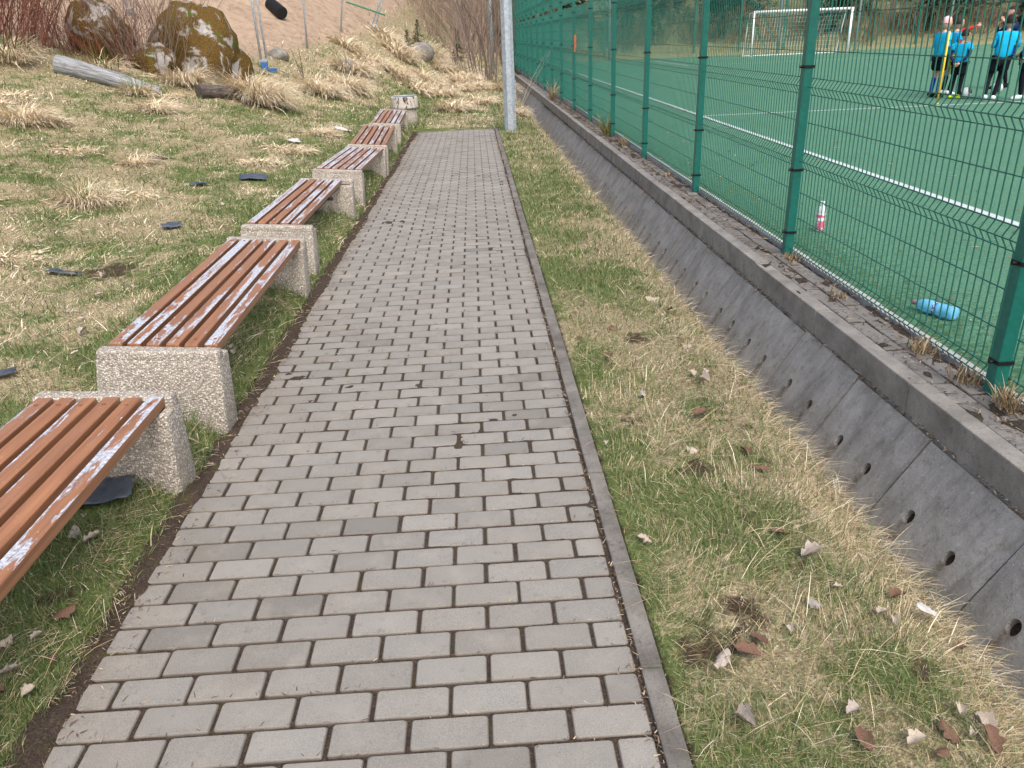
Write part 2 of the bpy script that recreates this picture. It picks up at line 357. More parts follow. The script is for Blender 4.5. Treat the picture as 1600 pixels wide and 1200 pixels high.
def tz(x, y):
    x = np.asarray(x, float); y = np.asarray(y, float)
    left = grid_z(x, y)
    a = np.clip((x+1.25)*-1/.6, 0, 1)
    bump = (fbm(x*2.2+5, y*2.2, 3)-.5)*.10*np.clip((-1.4-x)/1.2, 0, 1)+(fbm(x*.8, y*.8+9, 2)-.5)*.25*np.clip((-3-x)/3, 0, 1)*np.clip((y-6)/8, 0, 1)
    bump = bump+(fbm(x*3, y*3, 3)-.5)*.03*((x > .5) & (x < 1.32))
    z = left+bump+.065*sstep(-1.24, -1.36, x)*np.clip((17.5-y)/1.5, 0, 1)*np.clip((x+3.2)/1., 0, 1)
    # lip of the ditch, ditch floor, under the pitch, far bank
    z = z-sstep(1.08, 1.33, x)*.07*(x < 1.335)
    dk = np.clip((44-y)/6, 0, 1)
    z = np.where((x >= 1.335) & (x < 1.9), z*(1-dk)-.47*dk, z)
    rb = np.interp(y, HX, HZ)+np.clip((x-44)/20, 0, 9)*3+(fbm(x*.25, y*.25)-.5)*1.2*np.clip((y-46)/6, 0, 1)
    z = np.where(x >= 1.9, rb, z)
    return z
# path footprint: keep the earth below the bricks
PX1, PW, PX0 = .3615, 1.533, .3615-1.533
PY0, PY1 = -1.2, 16.05
def path_low(x, y, z): return np.where((x > PX0-.075) & (x < PX1+.075) & (y < PY1+.06), z-.07, z)
def sand_edge(y): return np.interp(y, [12, 14, 14.7, 16, 17.8, 21.3, 26.4, 35, 42, 50, 60], [-12, -9.5, -7.7, -6.4, -4.9, -4.3, -3.5, -3.0, -2.9, -3.5, -8])
def sand_m(x, y): return np.where(y > 13, sstep(-.7, .7, sand_edge(y)-x), 0)*sstep(62, 50, y)
def green_m(x, y):
    n = .45*fbm(x*1.3+3, y*1.3+8, 3)+.55*fbm(x*5.3+13, y*5.3+28, 3)
    g = .47+(n-.5)*1.5
    g = g+.30*sstep(-2.7, -1.7, x)*(x < -1)-.05*sstep(-2.4, -4.0, x)-.06*sstep(-4.5, -7, x)
    g = np.where(x > .4, .52+(n-.5)*1.5-.30*sstep(1.0, 1.35, x)+.12*sstep(.75, .5, x), g)
    g = np.where(y > 17, g-.12-.15*sstep(20, 26, y), g)
    g = g-.45*sstep(.1, .8, sand_m(x, y))
    return np.clip(g, 0, 1)
def soil_m(x, y):
    s = sstep(-1.265, -1.205, x)*(x < -1)*(y < 16.2)*.75
    s = np.maximum(s, sstep(.50, .43, x)*(x > .3)*.55*(y < 16.3))
    for cx, cy, r in ((.57, 1.66, .13), (.80, 2.62, .10), (.98, 2.02, .09), (-1.36, 1.98, .08), (-2.7, 5.6, .25), (-3.8, 9.6, .25), (.72, 1.80, .12), (1.12, 1.52, .07), (.9, 2.25, .08), (1.1, 3.0, .08), (.62, 3.1, .09), (.55, 2.36, .06), (-1.33, 3.5, .06), (.85, 4.1, .12)):
        s = np.maximum(s, .95*np.exp(-((x-cx)**2+(y-cy)**2)/(r*r)))
    return np.maximum(s, np.where((x > 1.34) & (x < 1.9), .8, 0))
xs = np.concatenate([np.arange(-120, -14, 5), np.arange(-14, -7, .5), np.arange(-7, -1.3, .11), [-1.25, -1.2445, -.4, .430, .437], np.arange(.46, 1.32, .06), [1.332, 1.338, 1.55, 1.62, 1.895, 1.905, 2.4], np.arange(4, 60, 2.5), np.arange(60, 150, 10)])
ys = np.concatenate([np.arange(-20, -1, 2), np.arange(-1, 9, .11), np.arange(9, 22, .22), np.arange(22, 60, .8), np.arange(60, 161, 5)])
X, Y = np.meshgrid(xs, ys); Z = path_low(X, Y, tz(X, Y))
nx, ny = len(xs), len(ys); idx = np.arange(nx*ny).reshape(ny, nx)
Q = np.stack([idx[:-1, :-1], idx[:-1, 1:], idx[1:, 1:], idx[1:, :-1]], -1).reshape(-1, 4)
cols = np.stack([sand_m(X, Y), np.where(X > 1.9, .50, green_m(X, Y)), soil_m(X, Y)], -1).reshape(-1, 3)
gme = npmesh('ground', np.stack([X, Y, Z], -1).reshape(-1, 3), Q, cols=cols, smooth=True)
tag(link('ground', gme, M['ground']), kind='structure')

# ------------------------------------------------------------------ paving
PT, D0, SK = .1053, 1.377, -.0093
def pave(name, rows, mat, parent=None):
    """rows: list of (x0,x1,y0,y1,z) rectangles -> chamfered blocks with slightly uneven arrises"""
    V = []; Fq = []; Ft = []; C = []
    n = len(rows); base = 0
    for (x0, x1, y0, y1, z) in rows:
        j = lambda s: random.uniform(-s, s)
        x0 += j(.0018); x1 += j(.0018); y0 += j(.0013); y1 += j(.0013); zc = z+j(.0016); tx, ty = j(.008), j(.012)
        cx, cy = (x0+x1)/2, (y0+y1)/2
        tone = random.gauss(1, .06); dk = random.random()
        if dk < .03: tone *= random.uniform(.80, .9)
        warm = random.gauss(0, .008)
        col = (.240*tone*(1+warm), .231*tone, .211*tone*(1-warm))
        def ring(ins, dz, rad):
            P = []
            for (ax, ay, sx, sy) in ((x0, y0, 1, 1), (x1, y0, -1, 1), (x1, y1, -1, -1), (x0, y1, 1, -1)):
                px, py = ax+sx*ins, ay+sy*ins
                rr_ = rad*random.uniform(.6, 1.7)
                tri = [(px, py+sy*rr_), (px+sx*rr_*.3, py+sy*rr_*.3), (px+sx*rr_, py)]
                if sx*sy < 0: tri = tri[::-1]
                P += tri
            return [(a, b, zc+dz+(a-cx)*tx*.3+(b-cy)*ty*.3) for a, b in P]
        rings = [ring(.0, -.035, .006), ring(.0, -.0050, .006), ring(.0035, 0, .007)]
        for rg in rings: V += rg
        for a in (0, 1):
            for k in range(12):
                p = base+a*12+k; q = base+a*12+(k+1) % 12; Fq.append((p, q, q+12, p+12))
        V.append((cx, cy, zc+.0004)); c = base+36
        for k in range(12): Ft.append((base+24+k, base+24+(k+1) % 12, c))
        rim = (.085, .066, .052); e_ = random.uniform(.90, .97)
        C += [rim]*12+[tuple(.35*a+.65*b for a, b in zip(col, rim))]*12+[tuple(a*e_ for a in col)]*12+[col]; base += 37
    me = npmesh(name, V, Fq, Ft, np.array(C)); return link(name, me, mat, parent)
rows = []
U5 = PW/7.5
for i in range(-23, 140):
    y0 = D0+PT*i
    if y0+PT > PY1: break
    off = 0 if i % 2 else -.5
    segs = [PX0]+[PX0+U5*(k+(0 if i % 2 else .5)) for k in range(1 if i % 2 else 0, 8)]+[PX1]
    segs = sorted(set(round(s, 5) for s in segs))
    for a, b in zip(segs[:-1], segs[1:]):
        if b-a < .03: continue
        sh = SK*(PX1-(a+b)/2)
        rows.append((a+.0050, b-.0050, y0+sh+.0050, y0+PT+sh-.0050, -.002+.004*math.sin(y0*1.7+a*2)))
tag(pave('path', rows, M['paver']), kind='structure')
# soil that fills the joints, uneven
jx = np.arange(PX0-.07, PX1+.075, .012); jy = np.concatenate([np.arange(-1.2, 6, .02), np.arange(6, 16.15, .06)])
JX, JY = np.meshgrid(jx, jy); JZ = -.0092+(fbm(JX*14, JY*14, 3)-.5)*.0115
JZ = JZ+np.where(JX < PX0+.035, .012*sstep(PX0+.03, PX0-.01, JX)+(fbm(JX*9+3, JY*6, 3)-.40)*.055*sstep(PX0+.045, PX0, JX), 0)+np.where(JX > PX1-.01, (fbm(JX*9+3, JY*5, 3)-.47)*.02, 0)
ii = np.arange(JX.size).reshape(JX.shape); JQ = np.stack([ii[:-1, :-1], ii[:-1, 1:], ii[1:, 1:], ii[1:, :-1]], -1).reshape(-1, 4)
tag(link('joint_soil', npmesh('joint_soil', np.stack([JX, JY, JZ], -1).reshape(-1, 3), JQ, smooth=True), M['soil']), kind='structure')
# edging kerbs
def kerb(x0, x1, ya, yb, step, z, mat, name, jitter=.004, depth=.2, phase=0.):
    mb = MB(); y = ya+phase
    while y < yb:
        e = min(y+step, yb); dz = random.uniform(-jitter, jitter); dx = random.uniform(-jitter, jitter)*.6
        mb.box(((x0+x1)/2+dx, (y+e)/2, z-depth/2+dz), (x1-x0, e-y-.006, depth)); y = e
    return mb.build(name, mat, bevel=.006)
tag(kerb(PX1+.010, PX1+.070, 1.59-1.05*3, 16.1, 1.05, .008, M['kerb'], 'kerb'), kind='structure')
tag(kerb(PX0-.075, PX0-.012, 1.45-1.05*3, 1.45, 1.05, -.002, M['kerb'], 'kerb'), kind='structure')
tag(kerb(PX0-.075, PX0-.012, 1.46, 16.1, 1.05, -.028, M['kerb'], 'kerb', .006), kind='structure')
tag(kerb(PX0, PX1, PY1+.0, PY1+.07, .08, -.004, M['kerb'], 'kerb'), kind='structure')

# ------------------------------------------------------------------ ditch lining, curb wall, paver strip, pitch
ditch = empty('ditch_lining', (1.6, 3, -.4)); tag(ditch, 'sloping grey concrete slabs with drain holes lining the ditch', 'ditch lining')
def slab_mesh():
    """slab in local frame: u along the ditch (y), v down the slope; two real drain holes"""
    Wd, Lh, T = .640, .62, .035
    bm = bmesh.new(); us = [-Wd/2, 0, Wd/2]; vs = [0, .20, .36, Lh]
    def P(u, v, w): # slope: from top (x=1.80,z=0) going down-left
        ang = R(58); return (-math.cos(ang)*v-math.sin(ang)*w*-1*-1, u, -math.sin(ang)*v+math.cos(ang)*w)
    grid = {}
    def vert(u, v, w=0):
        k = (round(u, 5), round(v, 5), round(w, 5))
        if k not in grid: grid[k] = bm.verts.new(P(u, v, w))
        return grid[k]
    def quad(a, b, c, d): bm.faces.new((a, b, c, d))
    for i in range(2):
        for j in range(3):
            u0, u1, v0, v1 = us[i], us[i+1], vs[j], vs[j+1]
            if j != 1: quad(vert(u0, v0), vert(u1, v0), vert(u1, v1), vert(u0, v1)); continue
            cu, cv, r = (u0+u1)/2+(.022 if i == 0 else -.022), (v0+v1)/2, .027
            N = 16; ring = []; outer = []
            for k in range(N):
                a = 2*math.pi*(k+.5)/N; ca, sa = math.cos(a), math.sin(a)
                ring.append((cu+r*ca, cv+r*1.15*sa))
                hu, hv = (u1-u0)/2, (v1-v0)/2; sc = min(hu/abs(ca) if abs(ca) > 1e-6 else 9, hv/abs(sa) if abs(sa) > 1e-6 else 9)
                outer.append(((u0+u1)/2+ca*sc, cv+sa*sc))
            ov = [vert(*o) for o in outer]; rv = [vert(*q) for q in ring]; dv = [vert(q[0], q[1]+.006, -.028) for q in ring]
            cor = [vert(u0, v0), vert(u1, v0), vert(u1, v1), vert(u0, v1)]
            for k in range(N):
                k2 = (k+1) % N; quad(ov[k], ov[k2], rv[k2], rv[k]); quad(rv[k], rv[k2], dv[k2], dv[k])
                a, b = outer[k], outer[k2]
                if abs(a[0]-b[0]) > 1e-6 and abs(a[1]-b[1]) > 1e-6:
                    c = min(cor, key=lambda w: (w.co-(ov[k].co+ov[k2].co)/2).length); bm.faces.new((ov[k], ov[k2], c))
            f = bm.faces.new(dv); f.material_index = 1
    # top edge and sides
    for (u0, u1) in ((us[0], us[1]), (us[1], us[2])): quad(vert(u0, 0), vert(u1, 0), vert(u1, 0, -T), vert(u0, 0, -T))
    for u in (us[0], us[2]):
        for j in range(3): quad(vert(u, vs[j]), vert(u, vs[j+1]), vert(u, vs[j+1], -T), vert(u, vs[j], -T))
    bmesh.ops.recalc_face_normals(bm, faces=bm.faces)
    me = bpy.data.meshes.new('slab'); bm.to_mesh(me); bm.free(); me.materials.append(M['slab']); me.materials.append(M['soil']); return me
sm = slab_mesh()
k = 0; yc = 3.07-.655*5
while yc < 40:
    o = link('slab', sm, None, ditch); o.location = (1.812-1.6+random.uniform(-.006, .006), yc-3, .4+.005+random.uniform(-.006, .006)); o.rotation_euler = (random.uniform(-.008, .008), random.uniform(-.03, .03), random.uniform(-.014, .014)); yc += .655
def zs(y): return .15+.002*max(0, y-3)
cw = empty('curb_wall', (1.9, 3, 0)); tag(cw, 'long low concrete curb wall above the ditch slabs', 'curb')
y = -1.0
while y < 40:
    mb = MB(); mb.box((1.878-1.9+random.uniform(-.003, .003), y+.5-3, zs(y)-.15+random.uniform(-.003, .003)), (.085, .994, .30)); mb.build('curb_stone', M['curbwall'], cw, bevel=.007); y += 1.0
# dirt bed behind slabs and under the strip
dx = np.array([1.818, 1.828, 1.84, 1.855, 1.86, 1.92, 1.93, 1.97, 2.01, 2.05, 2.09, 2.12, 2.15, 2.2]); dy = np.concatenate([np.arange(-1, 8, .05), np.arange(8, 44, .25)])
DX, DY = np.meshgrid(dx, dy); nn = fbm(DX*16, DY*9, 3)*.8+.2*RNG.random(DX.shape)
DZ = np.where(DX < 1.858, -.016+(nn-.5)*.06-.03*np.clip((1.83-DX)/.012, 0, 1), .130+.002*np.clip(DY-3, 0, 99)+(nn-.5)*.085)
ii = np.arange(DX.size).reshape(DX.shape); DQ = np.stack([ii[:-1, :-1], ii[:-1, 1:], ii[1:, 1:], ii[1:, :-1]], -1).reshape(-1, 4)
tag(link('soil_bed', npmesh('ditch_soil_bed', np.stack([DX, DY, DZ], -1).reshape(-1, 3), DQ, smooth=True), M['ditchsoil']), kind='structure')
rows = []; y = -1.0; i = 0
while y < 36:
    for x0, ph in ((1.925, 0), (2.027, .07)): rows.append((x0+.003, x0+.098, y+ph+.003, y+ph+.197, zs(y)-.008+random.uniform(-.004, .004)))
    y += .2
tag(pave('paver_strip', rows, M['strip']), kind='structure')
# pitch
px = np.array([2.18, 2.3, 3, 4, 6, 10, 20, 44]); py = np.concatenate([np.arange(-3, 3, 1.5), np.arange(3, 45.5, 1.5)])
GX, GY = np.meshgrid(px, py); GZ = zf(GY); ii = np.arange(GX.size).reshape(GX.shape)
GQ = np.stack([ii[:-1, :-1], ii[:-1, 1:], ii[1:, 1:], ii[1:, :-1]], -1).reshape(-1, 4)
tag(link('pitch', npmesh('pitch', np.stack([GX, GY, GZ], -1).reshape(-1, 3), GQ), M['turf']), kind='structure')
mb = MB(); y = -1.0
while y < 44: mb.box((2.185, y+.5, float(zf(y+.5))-.12), (.05, .995, .25)); y += 1
tag(mb.build('pitch_kerb', M['fieldkerb'], bevel=.006), kind='structure')
def strip(x0, x1, y0, y1):
    ysq = np.linspace(y0, y1, max(2, int((y1-y0)/1.0)+1)); V = []
    for yy in ysq: V += [(x0, yy, float(zf(yy))+.005), (x1, yy, float(zf(yy))+.005)]
    return V, [(2*k, 2*k+1, 2*k+3, 2*k+2) for k in range(len(ysq)-1)]
mb = MB()
for a in ((4.00, 4.10, -3, 41), (4.102, 44, 14.37, 14.45), (4.102, 44, 40.9, 41.0), (9, 9.08, 34.5, 40.89), (9.082, 25.4, 34.5, 34.58)): mb.add(*strip(*a))
tag(mb.build('pitch_line', M['line']), kind='structure')

# ------------------------------------------------------------------ fence along the pitch
FY = [.4, 2.87, 5.21, 7.63, 10.1, 12.53, 15.0]+[15.0+2.46*k for k in range(1, 12)]
fence = empty('mesh_fence', (2.13, 2.87, .15)); tag(fence, 'tall green welded wire mesh fence along the left side of the pitch', 'fence')
FX = 2.13
def post(y):
    z = float(zf(y)); mb = MB(); mb.box((FX-2.13, y-2.87, z+2.0-.15), (.06, .06, 4.16))
    p = mb.build('post', M['green'], fence, bevel=.006)
    for k, hz in enumerate((.14, .56, 1.2, 1.83, 2.1, 2.6, 3.2)):
        c = MB(); c.box((FX-2.13+.003, y-2.87, z+hz-.15), (.068, .068, .017)); c.tube([(FX-2.13-.05, y-2.87, z+hz-.15), (FX-2.13-.03, y-2.87, z+hz-.15)], .009, 6)
        c.build('clamp', M['black'], p)
for y in FY: post(y)
def panel(ya, yb):
    z0 = float(zf((ya+yb)/2)); dz = (float(zf(yb))-float(zf(ya))); L = yb-ya
    mb = MB(); x0 = .04
    prof = [(-.045, 0), (-.01, 0), (.03, -.028), (.07, 0), (.57, 0), (.62, -.03), (.67, 0), (1.03, 0), (1.08, -.03), (1.13, 0), (1.66, 0), (1.71, -.03), (1.76, 0), (1.95, 0)]
    hor = [(-.045, 0), (-.01, 0), (.03, -.028), (.07, 0), (.24, 0), (.41, 0), (.57, 0), (.62, -.03), (.67, 0), (.86, 0), (1.03, 0), (1.08, -.03), (1.13, 0), (1.29, 0), (1.5, 0), (1.66, 0), (1.71, -.03), (1.76, 0), (1.93, 0)]
    tiers = [(prof, hor)]
    up_ = [(2.03, 0), (2.22, 0), (2.27, -.03), (2.32, 0), (2.9, 0), (2.95, -.03), (3.0, 0), (3.6, 0), (3.65, -.03), (3.7, 0), (3.98, 0)]
    tiers.append((up_, up_+[(2.5, 0), (2.7, 0), (3.2, 0), (3.4, 0)]))
    n = int(L/.05); r = .0033
    for pf, hr in tiers:
        for k in range(n):
            t = (k+.5)/n; yy = ya+t*L-2.87; zz = z0+(t-.5)*dz-.15
            mb.tube([(x0+dx_, yy, zz+h_) for h_, dx_ in pf], r, 4, cap=False)
        for h_, dx_ in hr:
            mb.tube([(x0+dx_-.004, ya+.02-2.87, z0-.5*dz-.15+h_), (x0+dx_-.004, yb-.02-2.87, z0+.5*dz-.15+h_)], r, 4, cap=False)
    mb.build('panel', M['wire'], fence)
for a, b in zip(FY[:-1], FY[1:]): panel(a, b)

# far end fence (coarser geometry would not be visible: 10 cm wire pitch)
bf = empty('mesh_fence', (2.3, 46, .4)); tag(bf, 'green mesh fence behind the goal at the far end of the pitch', 'fence')
for k in range(19):
    mb = MB(); mb.box((k*2.5, 0, 2), (.08, .08, 4.2)); mb.build('post', M['green'], bf)
mb = MB()
for k in range(470): mb.tube([(k*.1, -.05, .0), (k*.1, -.05, 4.0)], .0035, 3, cap=False)
for k in range(20): mb.tube([(0, -.06, .05+k*.21), (46.9, -.06, .05+k*.21)], .004, 3, cap=False)
mb.build('panel', M['wire'], bf)

# ------------------------------------------------------------------ benches
SW, SP = .057, .082
def block_part(name, parent, side):
    """side=-1 near end, +1 far end; outer face flares"""
    bm = bmesh.new(); s = side; fl = lambda y: y if s < 0 else -y
    bot = [(-.315, -.115), (.272, -.115), (.272, .08), (-.315, .08)]; top = [(-.266, -.08), (.262, -.08), (.262, .065), (-.266, .065)]
    vb = [bm.verts.new((x, fl(y), -.16)) for x, y in bot]; vt = [bm.verts.new((x, fl(y), .357)) for x, y in top]
    bm.faces.new(vb); bm.faces.new(vt)
    for k in range(4): bm.faces.new((vb[k], vb[(k+1) % 4], vt[(k+1) % 4], vt[k]))
    f = [(-.2655, -.0795), (.2615, -.0795), (.2615, -.006), (-.2655, -.006)]   # raised outer lip the slats butt against
    lb = [bm.verts.new((x, fl(y), .34)) for x, y in f]; lt = [bm.verts.new((x*.985, fl(y+.003 if k < 2 else y), .4005 if s > 0 else .393)) for k, (x, y) in enumerate(f)]
    bm.faces.new(lt); bm.faces.new(lb)
    for k in range(4): bm.faces.new((lb[k], lb[(k+1) % 4], lt[(k+1) % 4], lt[k]))
    bmesh.ops.recalc_face_normals(bm, faces=bm.faces)
    bmesh.ops.bevel(bm, geom=[e for e in bm.edges if e.calc_face_angle(0) > .5], offset=.013, segments=3, profile=.5, affect='EDGES')
    me = bpy.data.meshes.new(name); bm.to_mesh(me); bm.free(); me.polygons.foreach_set('use_smooth', np.ones(len(me.polygons), bool))
    return link(name, me, M['agg'], parent)
SL = 2.0
def slat_mesh():
    mb = MB(); mb.box((0, 0, 0), (SW, SL, .042)); [mb.tube([(0, yy, .0195), (0, yy, .0225)], .007, 8) for yy in (-.93, .93)]; o = mb.build('slat', M['slat'], None, bevel=.005); me = o.data; bpy.data.objects.remove(o); return me
SLM = slat_mesh(); SLM2 = SLM.copy(); SLM2.materials.clear(); SLM2.materials.append(M['slat_peeled'])
SLM3 = SLM.copy(); SLM3.materials.clear(); SLM3.materials.append(M['slat_worn'])
def make_bench():
    t = empty('park_bench')
    b = block_part('end_block', t, -1); b.location = (0, -SL/2+.006, 0)
    b = block_part('end_block', t, 1); b.location = (0, SL/2-.006, 0)
    for k in range(6):
        o = link('slat', SLM, None, t); o.location = (-SP*2.5+k*SP+random.uniform(-.002, .002), random.uniform(-.003, .003), .381+random.uniform(-.001, .001)); o.rotation_euler = (0, random.uniform(-.01, .01), random.uniform(-.0015, .0015))
    mb = MB()
    for yy in (-.97, .97): mb.box((0, yy, .344), (.47, .05, .028))
    for yy in (-.3, .3): mb.box((0, yy, .344), (.36, .04, .028))
    for xx in (-.12, .12): mb.box((xx, 0, .343), (.03, SL-.02, .02))
    mb.build('frame', M['dark'], t); return t
bench0 = make_bench()
BEN = [(-1.236, .72, .0, .0, 'nearest park bench, brown slats cut off by the left edge of the photo', .05),
 (-1.216, 3.26, .0165, 0, 'second park bench from the front, slats most heavily peeled to blue grey', .08),
 (-1.262, 5.80, -.004, 0, 'third park bench from the front, five slats with its path-side slat missing', .065),
 (-1.23, 8.49, -.018, -.012, 'fourth park bench from the front, six peeling brown slats', .075),
 (-1.225, 10.66, .03, .024, 'fifth park bench from the front, just before the farthest bench', .08),
 (-1.292, 13.63, .02, .028, 'farthest park bench, standing next to the round concrete bin', .08)]
for i, (xr, y0, rz, rx, lab, ty) in enumerate(BEN):
    b = bench0 if i == 0 else copy_tree(bench0)
    b.location = (xr-.24-.4*ty, y0+SL/2, .24*ty-.002+rx); b.rotation_euler = (rx, ty, rz)
    tag(b, lab, 'bench', 'benches in a row along the path')
    if i == 2:
        s = max((c for c in b.children if c.name.startswith('slat')), key=lambda c: c.location.x); bpy.data.objects.remove(s)
    if i:
        for c in b.children:
            if c.name.startswith('slat'): c.data = SLM2 if i == 1 else SLM3

# ------------------------------------------------------------------ bin, lamp pole
def gz(x, y): return float(tz(x, y))
bn = empty('litter_bin', (-1.43, 16.8, gz(-1.43, 16.8)-.14)); tag(bn, 'round concrete litter bin with peeling white collar behind the farthest bench', 'bin')
mb = MB(); mb.lathe([(.215, -.1), (.222, .05), (.245, .14), (.245, .22), (.232, .30), (.225, .39)], 32); mb.build('body', M['aggbin'], bn, smooth=False)
mb = MB(); mb.lathe([(.232, .385), (.268, .40), (.272, .42), (.272, .60), (.262, .615), (.222, .615), (.222, .5)], 36); mb.build('collar', M['binc'], bn)
mb = MB(); mb.lathe([(.20, .3), (.215, .62), (.228, .632), (.222, .634), (.205, .625), (.19, .33)], 36); mb.build('liner', M['galv'], bn)
lp = empty('lamp_pole', (.667, 15.62, -.02)); tag(lp, 'galvanised grey octagonal lamp pole beside the far end of the path', 'lamp pole')
mb = MB(); mb.tube([(0, 0, -.3), (0, 0, 0), (0, 0, 7)], [.123, .123, .085], 8); mb.build('shaft', M['galv'], lp)
mb = MB(); mb.box((.118, .0, .75), (.012, .075, .36)); mb.build('hatch', M['galv'], lp, bevel=.003)
def polething(x, y, z, hgt, r, lab, name='light_pole'):
    mb = MB(); mb.tube([(0, 0, -.3), (0, 0, hgt)], [r, r*.75], 10)
    o = mb.build(name, M['galv'], None, smooth=True, loc=(x, y, z)); return tag(o, lab, 'pole')
polething(.78, 33, gz(.78, 33), 7, .085, 'thin distant galvanised pole behind the bare bush stems')

# ------------------------------------------------------------------ goal, far poles
goal = empty('football_goal', (13.85, 41.0, float(zf(41)))); tag(goal, 'white football goal with net at the far end of the pitch', 'goal')
mb = MB(); GW, GH = 4.85, 2.02
mb.tube([(0, 0, 0), (0, 0, GH)], .06, 10); mb.build('post', M['white'], goal, True)
mb = MB(); mb.tube([(GW, 0, 0), (GW, 0, GH)], .06, 10); mb.build('post', M['white'], goal, True)
mb = MB(); mb.tube([(-.06, 0, GH), (GW+.06, 0, GH)], .06, 10); mb.build('crossbar', M['white'], goal, True)
mb = MB(); D = 1.3
for sx in (0, GW): mb.tube([(sx, 0, GH), (sx, .7, GH-.05), (sx, D, .03), (sx, 0, .03)], .025, 6)
mb.tube([(0, D, .03), (GW, D, .03)], .025, 6); mb.build('ground_frame', M['white'], goal)
mb = MB()
for k in range(33): mb.tube([(GW*k/32, .02, GH), (GW*k/32, .7, GH-.07), (GW*k/32, D, .05)], .006, 3, cap=False)
for k in range(16):
    t = k/15; p = (.7+(D-.7)*(t-.3)/.7, (GH-.07)*(1-(t-.3)/.7)+.05) if t > .3 else (t/.3*.7, GH-.07*t/.3)
    mb.tube([(0, p[0], p[1]), (GW, p[0], p[1])], .006, 3, cap=False)
mb.build('net', M['net'], goal)
for px_, lab in ((7.3, 'leftmost tall pale pole behind the far mesh fence'), (12.2, 'tall pale pole behind the fence just left of the goal'), (16.4, 'tall pale pole standing behind the goal net'), (20.6, 'tall pale pole right of the goal'), (25.6, 'tall pale pole behind the group of players')):
    polething(px_, 44.3, float(zf(44)), 9, .07, lab)

